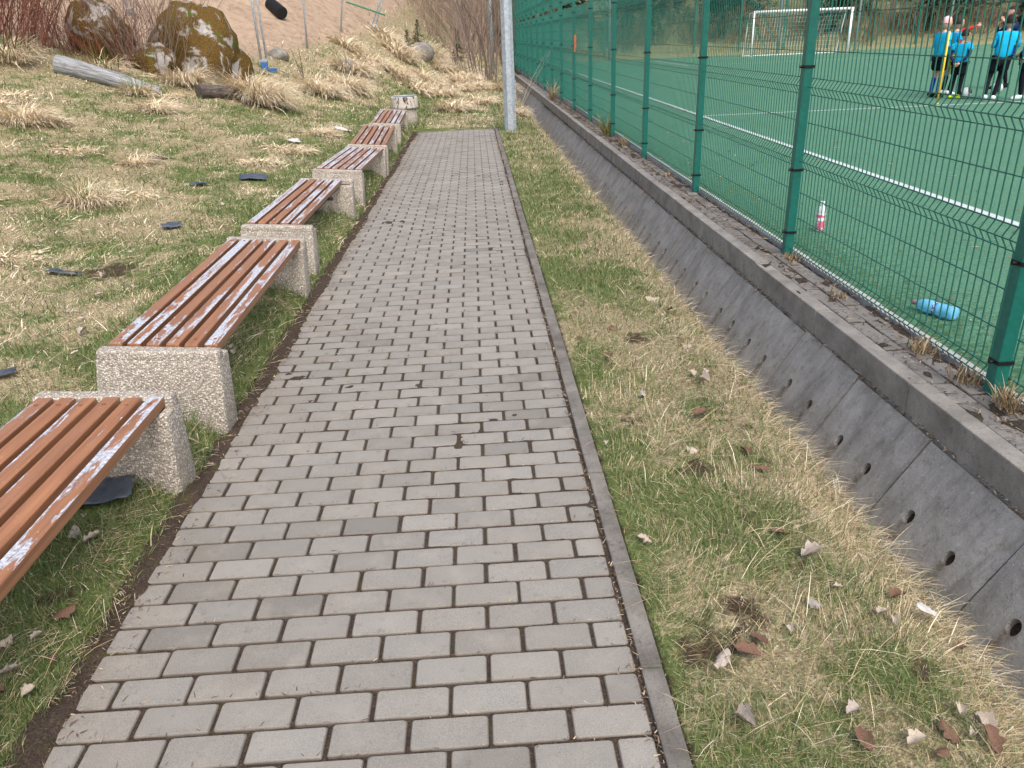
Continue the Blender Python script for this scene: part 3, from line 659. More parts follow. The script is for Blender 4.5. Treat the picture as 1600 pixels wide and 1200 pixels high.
# ------------------------------------------------------------------ people
def skin_mesh(name, verts, edges, radii, sub=2):
    me = bpy.data.meshes.new(name); me.from_pydata(verts, edges, []); o = bpy.data.objects.new(name, me); COL.objects.link(o)
    sk = o.modifiers.new('s', 'SKIN'); sk.use_smooth_shade = True; ss = o.modifiers.new('d', 'SUBSURF'); ss.levels = sub; ss.render_levels = sub
    for v, r in zip(me.skin_vertices[0].data, radii): v.radius = r if hasattr(r, '__len__') else (r, r); v.use_root = False
    me.skin_vertices[0].data[0].use_root = True
    dg = bpy.context.evaluated_depsgraph_get(); dg.update(); m2 = bpy.data.meshes.new_from_object(o.evaluated_get(dg)); bpy.data.objects.remove(o); m2.name = name
    m2.polygons.foreach_set('use_smooth', np.ones(len(m2.polygons), bool)); return m2
def person(label, loc, rz, s, J, shirt, sleeve, shorts, leg, sock, shoe, hairm, cap=False, jacket=False):
    """J: joints in metres for a 1.45 m figure; forward = +y"""
    t = empty('person', loc, (0, 0, rz)); t.scale = (s, s, s); tag(t, label, 'person', 'players on the pitch')
    d = dict(pel=(0, 0, .74), wai=(0, .0, .88), che=(0, .0, 1.04), nkb=(0, 0, 1.17), nkt=(0, .015, 1.25), ls=(-.15, 0, 1.13), rs=(.15, 0, 1.13), le=(-.19, -.02, .92), re=(.19, -.02, .92), lw=(-.19, .06, .73), rw=(.19, .06, .73),
             lh=(-.075, 0, .71), rh=(.075, 0, .71), lk=(-.085, .02, .40), rk=(.085, .02, .40), la=(-.09, -.01, .075), ra=(.09, -.01, .075), head=(0, .025, 1.345)); d.update(J)
    g = lambda k: Vector(d[k])
    names = ['pel', 'wai', 'che', 'nkb', 'nkt', 'ls', 'le', 'lw', 'rs', 're', 'rw', 'lh', 'lk', 'la', 'rh', 'rk', 'ra']
    rad = dict(pel=.105, wai=.095, che=.11, nkb=.05, nkt=.042, ls=.05, le=.036, lw=.024, rs=.05, re=.036, rw=.024, lh=.075, lk=.05, la=.034, rh=.075, rk=.05, ra=.034)
    V = [g(k) for k in names]; Rr = [rad[k] for k in names]; ix = {k: i for i, k in enumerate(names)}
    E_ = [('pel', 'wai'), ('wai', 'che'), ('che', 'nkb'), ('nkb', 'nkt'), ('che', 'ls'), ('ls', 'le'), ('le', 'lw'), ('che', 'rs'), ('rs', 're'), ('re', 'rw'), ('pel', 'lh'), ('lh', 'lk'), ('lk', 'la'), ('pel', 'rh'), ('rh', 'rk'), ('rk', 'ra')]
    E2 = [(ix[a], ix[b]) for a, b in E_]
    body = skin_mesh('body', V, E2, Rr)
    bm = bmesh.new(); bm.from_mesh(body)
    # head with nose, brow, chin and ears
    hd = g('head'); r0 = bmesh.ops.create_icosphere(bm, subdivisions=3, radius=1)['verts']
    for v in r0:
        x, y, z = v.co; zz = z*.118; wx = .078*(1-.18*max(0, -z)); yy = y*.094
        if y > .75 and abs(x) < .22 and -.35 < z < .15: yy += .018
        if abs(x) > .9 and abs(z) < .3 and abs(y) < .3: wx *= 1.18
        v.co = hd+Vector((x*wx, yy, zz))
    # hands: palm plus four fingers and a thumb
    for e, wq in (('le', 'lw'), ('re', 'rw')):
        a, b = g(e), g(wq); di = (b-a).normalized(); sd_ = di.cross(Vector((0, 1, 0))); sd_ = sd_.normalized() if sd_.length > .1 else Vector((1, 0, 0)); fr = di.cross(sd_)
        m2 = MB(); m2.tube([b-di*.01, b+di*.03, b+di*.06], [.022, .03, .026], 8)
        for q in range(4):
            o_ = fr*(-.022+.0145*q); ln = (.045, .052, .05, .04)[q]; m2.tube([b+di*.055+o_, b+di*(.055+ln*.5)+o_+sd_*.004, b+di*(.055+ln)+o_+sd_*.014], [.008, .0075, .006], 5)
        m2.tube([b+di*.015+fr*.026, b+di*.04+fr*.045, b+di*.06+fr*.05], [.01, .009, .007], 5)
        nb = [bm.verts.new(p) for p in m2.v]
        for f in m2.f: bm.faces.new([nb[i] for i in f])
    bm.to_mesh(body); bm.free(); body.polygons.foreach_set('use_smooth', np.ones(len(body.polygons), bool))
    # colour of skin / leggings / socks by height on the leg
    for m_ in (M['skin'], M[leg] if leg else M['skin'], M[sock] if sock else M['skin'], M[sleeve] if sleeve else M['skin']): body.materials.append(m_)
    lk_z = .40
    segs = {'arm': [('ls', 'le'), ('le', 'lw'), ('rs', 're'), ('re', 'rw')], 'leg': [('lh', 'lk'), ('lk', 'la'), ('rh', 'rk'), ('rk', 'ra'), ('pel', 'lh'), ('pel', 'rh')]}
    def dseg(p, a, b):
        a, b = g(a), g(b); ab = b-a; tt = max(0, min(1, (p-a).dot(ab)/ab.length_squared)); return (p-(a+ab*tt)).length, tt
    for pl in body.polygons:
        c = Vector(pl.center); best = min(((dseg(c, a, b)[0], kind, a, b, dseg(c, a, b)[1]) for kind, L_ in segs.items() for a, b in L_), key=lambda q: q[0])
        if c.z < 1.15 and best[0] >= .11: pl.material_index = 3
        if best[0] < .11 and (c.z < 1.19 or (best[1] == 'arm' and best[0] < .06 and (Vector((c.x, c.y, 0))-Vector((g('nkt').x, g('nkt').y, 0))).length > .11)):
            if best[1] == 'leg': pl.material_index = 2 if (best[3] in ('la', 'ra') and best[4] > .12) else 1
            elif best[1] == 'arm' and not (best[3] in ('lw', 'rw') and best[4] > .97): pl.material_index = 3
    link('body', body, None, t)
    mu = lambda a, b, f: g(a).lerp(g(b), f)
    k_ = .028 if jacket else .02
    V = [g('pel')+Vector((0, 0, -.06 if not jacket else -.0)), g('wai'), g('che'), g('nkb')-Vector((0, 0, .03)), g('ls'), mu('ls', 'le', .62), g('rs'), mu('rs', 're', .62)]
    link('jacket' if jacket else 'shirt', skin_mesh('shirt', V, [(0, 1), (1, 2), (2, 3), (2, 4), (4, 5), (2, 6), (6, 7)], [(.165, .125), (.15, .115), (.15, .115), .075, .072, .06, .072, .06]), M[shirt], t)
    V = [g('pel')+Vector((0, 0, .03)), g('lh'), mu('lh', 'lk', .75), g('rh'), mu('rh', 'rk', .75)]
    link('shorts', skin_mesh('shorts', V, [(0, 1), (1, 2), (0, 3), (3, 4)], [.12, .10, .095, .10, .095]), M[shorts], t)
    for e, kn in (('la', 'lk'), ('ra', 'rk')):
        a = g(e); mb = MB(); f = Vector(J.get(e+'f', (0, 1, 0))).normalized(); 
        mb.tube([a-f*.055+Vector((0, 0, -.025)), a-f*.03+Vector((0, 0, -.02)), a+f*.05+Vector((0, 0, -.035)), a+f*.12+Vector((0, 0, -.048)), a+f*.15+Vector((0, 0, -.052))], [.026, .042, .040, .030, .016], 10)
        mb.build('shoe', M[shoe], t, smooth=True)
    bm = bmesh.new(); r0 = bmesh.ops.create_icosphere(bm, subdivisions=3, radius=1)['verts']
    bmesh.ops.delete(bm, geom=[v for v in r0 if (v.co.y > .35 and v.co.z < (.42 if not cap else .3)) or v.co.z < -.35-(0 if not cap else -.2)], context='VERTS')
    for v in bm.verts: v.co = hd+Vector((v.co.x*.086, v.co.y*.103-.004, v.co.z*.127+.004))
    me = bpy.data.meshes.new('hair'); bm.to_mesh(me); bm.free(); me.polygons.foreach_set('use_smooth', np.ones(len(me.polygons), bool)); 
    link('cap' if cap else 'hair', me, M[hairm], t)
    return t
zp = lambda y: float(zf(y))+.0
person('player in pink and white cap, cyan bib, black shorts and blue socks', (9.15, 15.95, zp(15.95)), R(-80), 1.0, dict(lw=(-.16, .14, .95), rw=(.16, .14, .95), re=(.21, -.05, .93)), 'cyan', 'cyan', 'blk', None, 'blue', 'blk', 'pinkcap', cap=True)
person('player in yellow shorts pointing to the right with a red sleeve', (9.62, 16.35, zp(16.35)), R(-85), 1.0, dict(le=(-.17, .27, 1.2), lw=(-.16, .54, 1.27), rk=(.085, .06, .4)), 'cyan', 'red', 'yel', None, 'blk', 'whitesh', 'hair')
person('smallest player in cyan bib with hands behind back and neon yellow shoes', (9.30, 15.50, zp(15.5)), R(-55), .85, dict(le=(-.21, -.08, .93), re=(.21, -.08, .93), lw=(-.05, -.16, .76), rw=(.05, -.16, .76)), 'cyan', 'navy', 'blk', 'blk', 'blk', 'neon', 'hair')
person('player seen from behind in cyan bib, stepping with white shoes and black leggings', (9.72, 14.92, zp(14.92)), R(-18), 1.0, dict(pel=(.0, 0, .72), lh=(-.075, 0, .70), rh=(.075, 0, .70), lk=(-.13, .05, .40), la=(-.20, -.18, .095), rk=(.05, .05, .38), ra=(-.02, -.02, .07), che=(.03, .02, 1.03), nkb=(.04, .03, 1.16), nkt=(.04, .04, 1.24), head=(.045, .05, 1.335), ls=(-.12, .02, 1.12), rs=(.19, .02, 1.12), lw=(-.10, .17, .93), rw=(.2, .16, .92), le=(-.19, .0, .92), re=(.24, .0, .92)), 'cyan', 'cyan', 'blk', 'blk', 'blk', 'whitesh', 'hair')
person('person in navy hooded jacket with raised arms behind the players', (11.35, 17.3, zp(17.3)), R(80), 1.1, dict(le=(-.2, .14, 1.02), lw=(-.1, .2, 1.2), re=(.2, .14, 1.0), rw=(.1, .22, 1.14), lk=(-.085, .06, .4), rk=(.085, -.06, .4), la=(-.09, .08, .075), ra=(.09, -.14, .075)), 'navy', 'navy', 'blue', 'blk', 'blk', 'blk', 'hair', jacket=True)
person('player in cyan bib and black leggings cut off by the right edge', (10.13, 14.8, zp(14.8)), R(60), 1.0, dict(rw=(.18, .12, .78)), 'cyan', 'navy', 'blk', 'blk', 'blk', 'whitesh', 'hair')
def ballmat():
    m = NT('football_white_black', .45, .4); v = m.n('ShaderNodeTexVoronoi'); v.inputs['Scale'].default_value = 7; m.l(m.co(rnd=8), v.inputs['Vector'])
    h = m.n('ShaderNodeSeparateColor'); m.l(v.outputs['Color'], h.inputs[0]); m.base(m.mix(m.g(h.outputs[0], .58, .6), (.60, .61, .63), (.04, .04, .05))); return m.m
M['ball'] = ballmat()
for x, y, lab in ((9.48, 15.42, 'white and black football on the turf beside the smallest player'), (10.62, 16.25, 'white and black football behind the stepping player')):
    me = bpy.data.meshes.new('football'); bm = bmesh.new(); bmesh.ops.create_icosphere(bm, subdivisions=3, radius=.105); bm.to_mesh(me); bm.free(); me.polygons.foreach_set('use_smooth', np.ones(len(me.polygons), bool))
    tag(link('football', me, M['ball'], None, (x, y, zp(y)+.105)), lab, 'ball')
mb = MB(); mb.tube([(0, 0, 0), (.015, .02, .62), (.03, .05, 1.22)], .017, 8); mb.tube([(0, 0, 0), (0, 0, .015)], .03, 8)
tag(mb.build('slalom_pole', M['yellow'], None, True, loc=(8.5, 14.66, zp(14.66))), 'thin yellow slalom pole stuck in the turf in front of the players', 'pole')

# ------------------------------------------------------------------ bottles
bt = empty('drink_bottle', (2.57, 5.72, zp(5.72)+.004)); bt.scale = (.9, .9, .82); tag(bt, 'clear bottle with pink and white label standing on the turf behind the fence', 'bottle')
mb = MB(); mb.lathe([(.030, 0), (.036, .008), (.036, .19), (.034, .20), (.026, .225), (.014, .24), (.014, .25)], 20); mb.build('body', M['clearpet'], bt, True)
def labelmat():
    m = NT('pink_white_label', .5, .3); sx = m.n('ShaderNodeSeparateXYZ'); m.l(m.co(), sx.inputs[0])
    c = m.ramp(sx.outputs['Z'], [(.0, (.75, .75, .78)), (.018, (.68, .13, .25)), (.098, (.78, .78, .8)), (.128, (.62, .05, .18)), (.155, (.8, .62, .68))], 'CONSTANT')
    n = m.noise(45, m.co(), 2); m.base(m.mix(m.g(n, .58, .62), c, (.8, .74, .78))); return m.m
mb = MB(); mb.lathe([(.0368, .015), (.0372, .017), (.0372, .168), (.0368, .17)], 20); mb.build('label_sleeve', labelmat(), bt, True)
mb = MB(); mb.lathe([(.017, .246), (.017, .272), (.015, .275)], 16); mb.build('bottle_cap', M['white'], bt)
wb = empty('water_bottle', (2.35, 3.915, zp(3.9)+.040), (0, R(90), math.atan2(-.25, .11)*1)); tag(wb, 'large blue plastic water bottle lying on the turf edge behind the fence', 'bottle')
mb = MB(); mb.lathe([(.030, 0), (.042, .006), (.045, .02), (.045, .10), (.040, .115), (.038, .135), (.040, .15), (.045, .165), (.045, .215), (.038, .25), (.018, .278), (.014, .29)][::-1] if False else [(.012, -.005), (.014, .012), (.038, .045), (.045, .08), (.045, .125), (.039, .14), (.038, .16), (.044, .175), (.045, .19), (.043, .20), (.045, .21), (.043, .24), (.045, .25), (.045, .275), (.040, .29), (.030, .294)], 24)
wb.scale = (.8, .8, .8); mb.build('body', M['bluebottle'], wb, True)
mb = MB(); mb.lathe([(.0385, .138), (.0398, .14), (.0398, .163), (.0385, .165)], 24)
def lab2():
    m = NT('white_blue_label', .4, .3); n = m.noise(38, m.co(), 2); m.base(m.mix(m.g(n, .48, .54), (.72, .75, .80), (.03, .12, .52))); return m.m
mb.build('label_sleeve', lab2(), wb, True)
mb = MB(); mb.lathe([(.016, -.022), (.017, -.02), (.017, -.002), (.016, 0)], 16); mb.build('bottle_cap', plain('dull_cap', (.24, .13, .13), .5), wb)

# ------------------------------------------------------------------ boulders, logs, stones, slope debris
def rock_mesh(sx, sy, sz, seed, rough=.22, sub=4):
    bm = bmesh.new(); bmesh.ops.create_icosphere(bm, subdivisions=sub, radius=1); rs = np.random.default_rng(seed); o = rs.random(3)*50
    from mathutils import noise
    for v in bm.verts:
        p = v.co.copy(); vd = noise.voronoi(p*1.25+Vector(o))[0]; d = 1+.16*(vd[1]-vd[0])-.10+rough*1.3*noise.noise(p*1.1+Vector(o))+rough*.6*noise.noise(p*2.7+Vector(o))+rough*.2*noise.noise(p*7+Vector(o))
        q = p*d; q.z = min(q.z, 1.0+.1*noise.noise(p*3)); v.co = (q.x*sx, q.y*sy, q.z*sz)
    me = bpy.data.meshes.new('rock'); bm.to_mesh(me); bm.free(); me.polygons.foreach_set('use_smooth', np.ones(len(me.polygons), bool)); return me
def rock(x, y, s, seed, lab, mat='rock', name='boulder', sink=.25, rz=0, sub=4):
    me = rock_mesh(*s, seed, sub=sub); o = link(name, me, M[mat], None, (x, y, gz(x, y)+s[2]*(1-sink*2)*.5)); o.rotation_euler.z = rz; return tag(o, lab, 'rock')
rock(-4.95, 15.5, (.88, .75, .98), 3, 'large boulder with golden brown moss beside the grey log', rz=.3)
rock(-6.55, 15.3, (.52, .5, .78), 8, 'smaller dark mossy boulder behind the left end of the log', rz=1)
rock(-5.45, 14.7, (.42, .35, .36), 21, 'low green mossy rock in front of the large boulder')
M['stone'] = mat_concrete('grey_stone', (.12, .112, .10), (.29, .275, .25), holes=False, moss=.5)
rock(-3.1, 20.6, (.30, .22, .24), 12, 'grey stone at the foot of the sand slope', 'stone', 'stone', sub=3)
rock(-1.9, 30.5, (.5, .4, .42), 15, 'pale stone half buried in the dry grass bank', 'stone', 'stone', sub=3)
rock(-6.2, 26.0, (.5, .4, .3), 18, 'grey stone high on the sand slope', 'stone', 'stone', sub=3)
rock(-4.4, 19.2, (.25, .2, .18), 33, 'small brown stone in the sand by the props', 'stone', 'stone', sub=3)
def logthing(p0, p1, r0, r1, mat, lab):
    p0, p1 = Vector(p0), Vector(p1); L = (p1-p0).length; mb = MB(); n = 14; pts = []; rad = []
    for i in range(11):
        t = i/10; pts.append((t*L, .02*math.sin(t*5), .02*math.sin(t*3+1))); rad.append((r0+(r1-r0)*t)*(1+.05*math.sin(t*13)))
    mb.tube(pts, rad, n); o = mb.build('log', M[mat], None, smooth=False); d = (p1-p0)
    o.rotation_euler = d.to_track_quat('X', 'Z').to_euler(); o.location = p0; return tag(o, lab, 'log')
a = (-6.45, 13.25); b = (-4.98, 13.33)
logthing((*a, gz(*a)+.09), (*b, gz(*b)+.03), .15, .10, 'log', 'long weathered silver grey log lying in front of the boulders')
a = (-4.42, 13.45); b = (-4.02, 13.75); logthing((*a, gz(*a)+.09), (*b, gz(*b)+.09), .11, .12, 'darklog', 'short dark wet log lying below the large boulder')
a = (-3.95, 13.9); b = (-3.68, 13.6); logthing((*a, gz(*a)+.06), (*b, gz(*b)+.03), .09, .08, 'darklog', 'small dark stump under the hanging straw clump')
a = (-3.75, 15.3); b = (-3.55, 15.2); logthing((*a, gz(*a)+.06), (*b, gz(*b)+.05), .10, .10, 'darklog', 'dark stump right of the large straw clump')
def prop(x, y, tilt, az, n, lab, hgt=2.4, base=None):
    t = empty('steel_prop', (x, y, gz(x, y)-.1)); tag(t, lab, 'prop')
    dx_ = math.sin(tilt)*math.cos(az)*hgt; dy_ = math.sin(tilt)*math.sin(az)*hgt; h_ = math.cos(tilt)*hgt
    for k in range(n):
        o_ = (k-(n-1)/2)*.11; mb = MB(); mb.tube([(o_, 0, 0), (o_+dx_, dy_, h_)], .024 if k == 0 else .020, 10); mb.build('tube', M['galv'], t, True)
    if n > 1:
        mb = MB(); mb.box((dx_*.62, dy_*.62, h_*.62), (.17, .05, .06)); mb.box((dx_*.1, dy_*.1, h_*.1), (.17, .05, .04)); mb.build('clamp', M['galv'], t, bevel=.004)
    if base:
        mb = MB(); mb.box((.0, -.06, .14), (.12, .08, .18), .4); mb.box((.16, -.08, .07), (.16, .1, .08), .9); mb.box((-.1, -.02, .05), (.22, .14, .04), .1); mb.build('foot', M['bluepl'], t, bevel=.012)
    return t
prop(-4.28, 17.4, .0, 0, 2, 'pair of upright steel props with blue feet right of the boulder', 2.6, True)
prop(-4.16, 21.5, .05, 0, 1, 'single slightly leaning steel prop on the sand slope', 2.6)
prop(-3.9, 25.6, .16, .2, 1, 'steel prop leaning right on the upper sand slope', 2.6)
prop(-3.3, 28.4, .42, .3, 2, 'pair of strongly leaning steel props at the top of the slope', 2.6)
prop(-7.05, 18.2, -.08, 0, 2, 'pair of steel props behind the reddish bush', 2.6)
mb = MB(); prof = [(.2, 0)]
for k in range(10): prof += [(.22, .03+k*.09), (.22, .07+k*.09), (.19, .08+k*.09), (.19, .11+k*.09)]
mb.lathe(prof, 20); o = mb.build('corrugated_pipe', M['black'], None, loc=(-5.35, 23.4, gz(-5.3, 23.4)+.12)); o.rotation_euler = (R(25), R(115), R(-25)); o.scale = (.75, .75, .75)
tag(o, 'short black corrugated pipe piece lying on the sand slope', 'pipe')
mb = MB(); mb.tube([(0, 0, 0), (1.25, -.2, -.45)], .03, 6); tag(mb.build('plastic_rod', M['greenrod'], None, loc=(-4.05, 28.6, gz(-4.05, 28.6)+.22)), 'thin green rod lying on the upper sand slope', 'rod')
mb = MB(); mb.box((0, 0, 0), (.6, .35, .06), -.5); mb.box((.25, -.1, .03), (.3, .2, .05), .4); tag(mb.build('white_sheet', M['white'], None, bevel=.01, loc=(-4.3, 31.5, gz(-4.3, 31.5)+.1)), 'crumpled white sheet lying high on the sand slope', 'sheet')
mb = MB(); mb.box((0, 0, 0), (.24, .12, .12), .3); mb.box((.08, .02, .05), (.1, .1, .1), .9); tag(mb.build('orange_scrap', M['orange'], None, bevel=.02, loc=(-4.72, 27.2, gz(-4.72, 27.2)+.05)), 'small orange scrap at the top of the sand slope', 'scrap')
rs = np.random.default_rng(5)

# membrane scraps and litter
def scrap(name, x, y, sx, sy, mat, lab, cat, rz=0, dz=.02, amp=.02, n=9, tilt=0):
    gx, gy = np.meshgrid(np.linspace(-1, 1, n), np.linspace(-1, 1, n)); o = rs.random(2)*40
    w_ = 1-.25*fbm(gy*1.5+o[0], gx*1.5+o[1], 2); PXx = gx*sx*w_; PYy = gy*sy*(1-.3*fbm(gx*1.7+o[1], gy*.8, 2)); ca, sa = math.cos(rz), math.sin(rz)
    wx = x+PXx*ca-PYy*sa; wy = y+PXx*sa+PYy*ca
    z = np.maximum(tz(wx, wy), tz(np.full_like(wx, x), np.full_like(wx, y))-.03)+dz+(fbm(gx*2+o[0], gy*2+o[1], 3)-.4)*amp*2+tilt*gx*sx
    ii = np.arange(n*n).reshape(n, n); q = np.stack([ii[:-1, :-1], ii[:-1, 1:], ii[1:, 1:], ii[1:, :-1]], -1).reshape(-1, 4)
    z0 = gz(x, y); ob = link(name, npmesh(name, np.stack([wx-x, wy-y, z-z0], -1).reshape(-1, 3), q, smooth=True), M[mat], None, (x, y, z0))
    md = ob.modifiers.new('t', 'SOLIDIFY'); md.thickness = .003; return tag(ob, lab, cat)
scrap('plastic_membrane', -1.50, 2.52, .17, .09, 'membrane', 'black plastic membrane scrap sticking out under the nearest bench', 'plastic sheet', .1, .035, .02, tilt=.1)
scrap('plastic_membrane', -2.42, 3.6, .09, .05, 'membrane', 'dark plastic scrap in the grass at the left edge of the photo', 'plastic sheet', .3, .03)
scrap('plastic_membrane', -2.53, 9.0, .17, .13, 'membrane', 'largest dark plastic scrap lying in the grass behind the fourth bench', 'plastic sheet', .2, .03)
scrap('plastic_membrane', -2.68, 6.8, .09, .07, 'membrane', 'small dark plastic scrap in the grass beyond the second bench', 'plastic sheet', .5, .03)
scrap('plastic_membrane', -3.02, 8.65, .09, .07, 'membrane', 'small dark plastic scrap left of the largest one', 'plastic sheet', .9, .03)
scrap('plastic_membrane', -2.98, 5.46, .12, .04, 'membrane', 'thin dark plastic scrap in the straw left of the second bench', 'plastic sheet', .1, .03)
M['paper'] = plain('white_paper', (.46, .45, .43), .7, .2, var=.15)
scrap('paper_scrap', -2.19, 13.3, .16, .10, 'paper', 'white paper scrap in the grass left of the farthest benches', 'litter', -.3, .04, .03)
scrap('paper_scrap', 1.255, 1.75, .032, .018, 'paper', 'crumpled white paper piece near the ditch edge', 'litter', -.6, .05, .012)
scrap('paper_scrap', -2.6, 11.6, .10, .07, 'paper', 'small white paper scrap in the grass behind the fourth bench', 'litter', .6, .04, .03)
scrap('paper_scrap', -1.24, 26.8, .14, .10, 'paper', 'white scrap on the dry bank beyond the bin', 'litter', .6, .05, .03)
# orange leaf or rag caught on the fence
mb = MB()
for k in range(7):
    a = k*.9; c = Vector((.0, .04*math.cos(a)*1.2, .10*math.sin(a)-.02*k*.2)); mb.add([c+Vector((-.03, -.07, -.04)), c+Vector((.01, .06, -.05)), c+Vector((.03, .05, .06)), c+Vector((-.02, -.05, .07))], [(0, 1, 2, 3)])
o = mb.build('orange_rag', M['orange'], None, loc=(2.10, 17.0, 1.49)); o.modifiers.new('t', 'SOLIDIFY').thickness = .004; tag(o, 'orange rag caught on the mesh fence', 'rag')

# ------------------------------------------------------------------ fallen leaves
def leaf_mesh(seed, curl):
    r_ = random.Random(seed); n = 9; V = []; F = []; cu = r_.uniform(.9, 2.3)*curl; tw = r_.uniform(-.5, .5); lo = r_.uniform(0, 6); tip = r_.uniform(-.5, 1.2)
    for i in range(n):
        t = i/(n-1); wd = .34*math.sin(math.pi*min(1, t*.93+.04))**.7*(1+.22*math.sin(t*17+lo))
        for j in range(6):
            s = j/5*2-1; x = s*wd; z = cu*(abs(s)**1.6)*wd*1.1+tip*.25*t*t+.07*math.sin(9*t+s*4+lo)+.05*math.sin(17*t-s*7+lo)
            V.append((x+tw*.25*t*t, t-.5, z+s*tw*.22*t))
    for i in range(n-1):
        for j in range(5): a = i*6+j; F.append((a, a+1, a+7, a+6))
    me = bpy.data.meshes.new('leaf'); me.from_pydata(V, [], F); me.polygons.foreach_set('use_smooth', np.ones(len(F), bool)); return me
LEAFM = {k: [] for k in 'pbg'}
for k in 'pbg':
    for sd_ in range(5):
        me = leaf_mesh(sd_+ord(k), 1.0 if k != 'b' else .8); me.materials.append(M['leaf_'+k]); LEAFM[k].append(me)
RIGHT=[(0.49,2.16,'p'),(0.96,2.14,'b'),(1.11,1.73,'p'),(1.13,1.70,'p'),(0.82,1.69,'p'),(0.93,1.79,'g'),(1.02,1.84,'p'),(0.57,1.57,'p'),(1.28,1.62,'b'),(0.59,1.38,'g'),(0.86,1.38,'g'),(1.13,1.37,'p'),(1.11,1.29,'p'),(1.15,1.28,'b'),(1.01,1.25,'b'),(0.97,1.28,'p'),(0.85,1.30,'b'),(0.67,1.61,'b'),(1.02,3.53,'p'),(1.09,3.50,'p'),(1.10,3.92,'p'),(0.47,2.83,'p'),(0.82,2.76,'p'),(1.03,2.71,'b'),(1.05,2.58,'b'),(0.74,4.25,'b'),(0.53,4.12,'b'),(1.15,4.55,'b'),(0.90,4.63,'p'),(0.64,3.77,'b'),(1.07,3.93,'b'),(1.05,3.42,'p'),(0.93,3.04,'b'),(1.20,1.82,'b'),(0.72,1.66,'b'),(0.50,2.13,'p'),(0.60,1.61,'g'),(1.01,2.00,'g'),(0.72,3.32,'g'),(1.09,4.77,'p'),(0.95,8.81,'b'),(1.14,5.91,'b'),(0.64,4.71,'p'),(1.16,1.33,'p'),(1.07,1.31,'b')]
LEFT=[(-1.24,3.44,'b'),(-1.38,2.25,'p'),(-1.46,2.37,'g'),(-1.42,2.47,'b'),(-1.41,1.76,'p'),(-1.33,1.78,'g'),(-1.34,1.65,'g'),(-1.27,1.73,'b'),(-1.33,1.57,'b'),(-1.46,2.29,'g'),(-2.17,3.87,'p'),(-1.41,4.00,'p'),(-2.68,5.41,'p'),(-2.51,4.95,'g'),(-2.43,4.51,'p'),(-2.28,4.21,'g'),(-3.49,6.14,'p'),(-4.06,6.92,'p'),(-2.54,7.81,'p'),(-2.86,8.38,'p'),(-2.63,6.29,'p'),(-2.43,5.58,'g'),(-2.29,5.83,'p'),(-2.07,7.03,'g'),(-1.97,5.06,'p'),(-1.86,3.35,'g'),(-3.28,6.94,'p'),(-3.09,5.50,'g'),(-2.12,8.17,'p'),(-1.28,1.61,'p'),(-1.32,1.90,'b'),(-2.57,4.64,'g'),(-2.33,5.03,'p'),(-3.05,8.70,'g'),(-2.35,10.27,'g'),(-1.95,4.62,'p'),(-2.72,5.98,'g'),(-2.70,4.41,'p'),(-1.37,3.94,'g'),(-1.40,1.71,'b')]
WORD = dict(p='pale curled', b='brown', g='greyish')
for side, S in (('on the grass strip between path and ditch', RIGHT), ('in the grass left of the path', LEFT)):
    for x, y, k in S:
        o = bpy.data.objects.new('leaf', random.choice(LEAFM[k])); COL.objects.link(o); sc = random.uniform(.026, .062)*(1.0 if y < 3 else 1.25)
        o.scale = (sc, sc*random.uniform(.8, 1.25), sc*random.uniform(.35, .8)); o.location = (x, y, gz(x, y)+.020+random.uniform(0, .014)); o.rotation_euler = (random.uniform(-.3, .3), random.uniform(-.35, .35)+(math.pi if random.random() < .35 else 0), random.uniform(0, 6.28))
        tag(o, '%s dead leaf lying %s' % (WORD[k], side), 'leaf', '%s dead leaves %s' % (WORD[k], side))

# ------------------------------------------------------------------ grass
def blades(x, y, z, L, wdt, ph0, ph1, az, col, tipcol=None):
    n = len(x); sarr = np.array([0, .38, .72, 1.]); wf = np.array([1., .85, .55])
    horiz = np.zeros((n, 4)); vert = np.zeros((n, 4))
    for k in range(1, 4):
        sm_ = (sarr[k]+sarr[k-1])/2; ph = ph0+(ph1-ph0)*sm_; ds = (sarr[k]-sarr[k-1])*L
        horiz[:, k] = horiz[:, k-1]+np.sin(ph)*ds; vert[:, k] = vert[:, k-1]+np.cos(ph)*ds
    ca, sa = np.cos(az), np.sin(az); tw = az+np.pi/2+RNG.normal(0, .5, n); cw_, sw_ = np.cos(tw), np.sin(tw)
    V = np.zeros((n, 7, 3), np.float32)
    for k in range(3):
        cx = x+ca*horiz[:, k]; cy = y+sa*horiz[:, k]; cz = z+vert[:, k]; hw = wdt*wf[k]/2
        V[:, 2*k] = np.stack([cx-cw_*hw, cy-sw_*hw, cz], -1); V[:, 2*k+1] = np.stack([cx+cw_*hw, cy+sw_*hw, cz+hw*.3], -1)
    V[:, 6] = np.stack([x+ca*horiz[:, 3], y+sa*horiz[:, 3], z+vert[:, 3]], -1)
    b = (np.arange(n)*7)[:, None]
    q = np.concatenate([b+np.array([0, 1, 3, 2]), b+np.array([2, 3, 5, 4])], 0); t = b+np.array([4, 5, 6])
    C = np.repeat(col[:, None, :], 7, 1)
    return V.reshape(-1, 3), q, t, C.reshape(-1, 3)
def sample(x0f, x1f, ya, yb, dens):
    out = []
    y = ya
    while y < yb:
        st = .25 if y < 6 else .5 if y < 14 else 1.
        x0, x1 = x0f(y), x1f(y); xx = np.arange(x0, x1, st)
        for xa in xx:
            xb = min(xa+st, x1); d = math.hypot((xa+xb)/2, y+st/2); n = RNG.poisson(dens(d)*(xb-xa)*st)
            if n: out.append(np.stack([RNG.uniform(xa, xb, n), RNG.uniform(y, y+st, n)], -1))
        y += st
    return np.concatenate(out)
dens = lambda d: 32000*min(1, (1.9/d)**1.72)
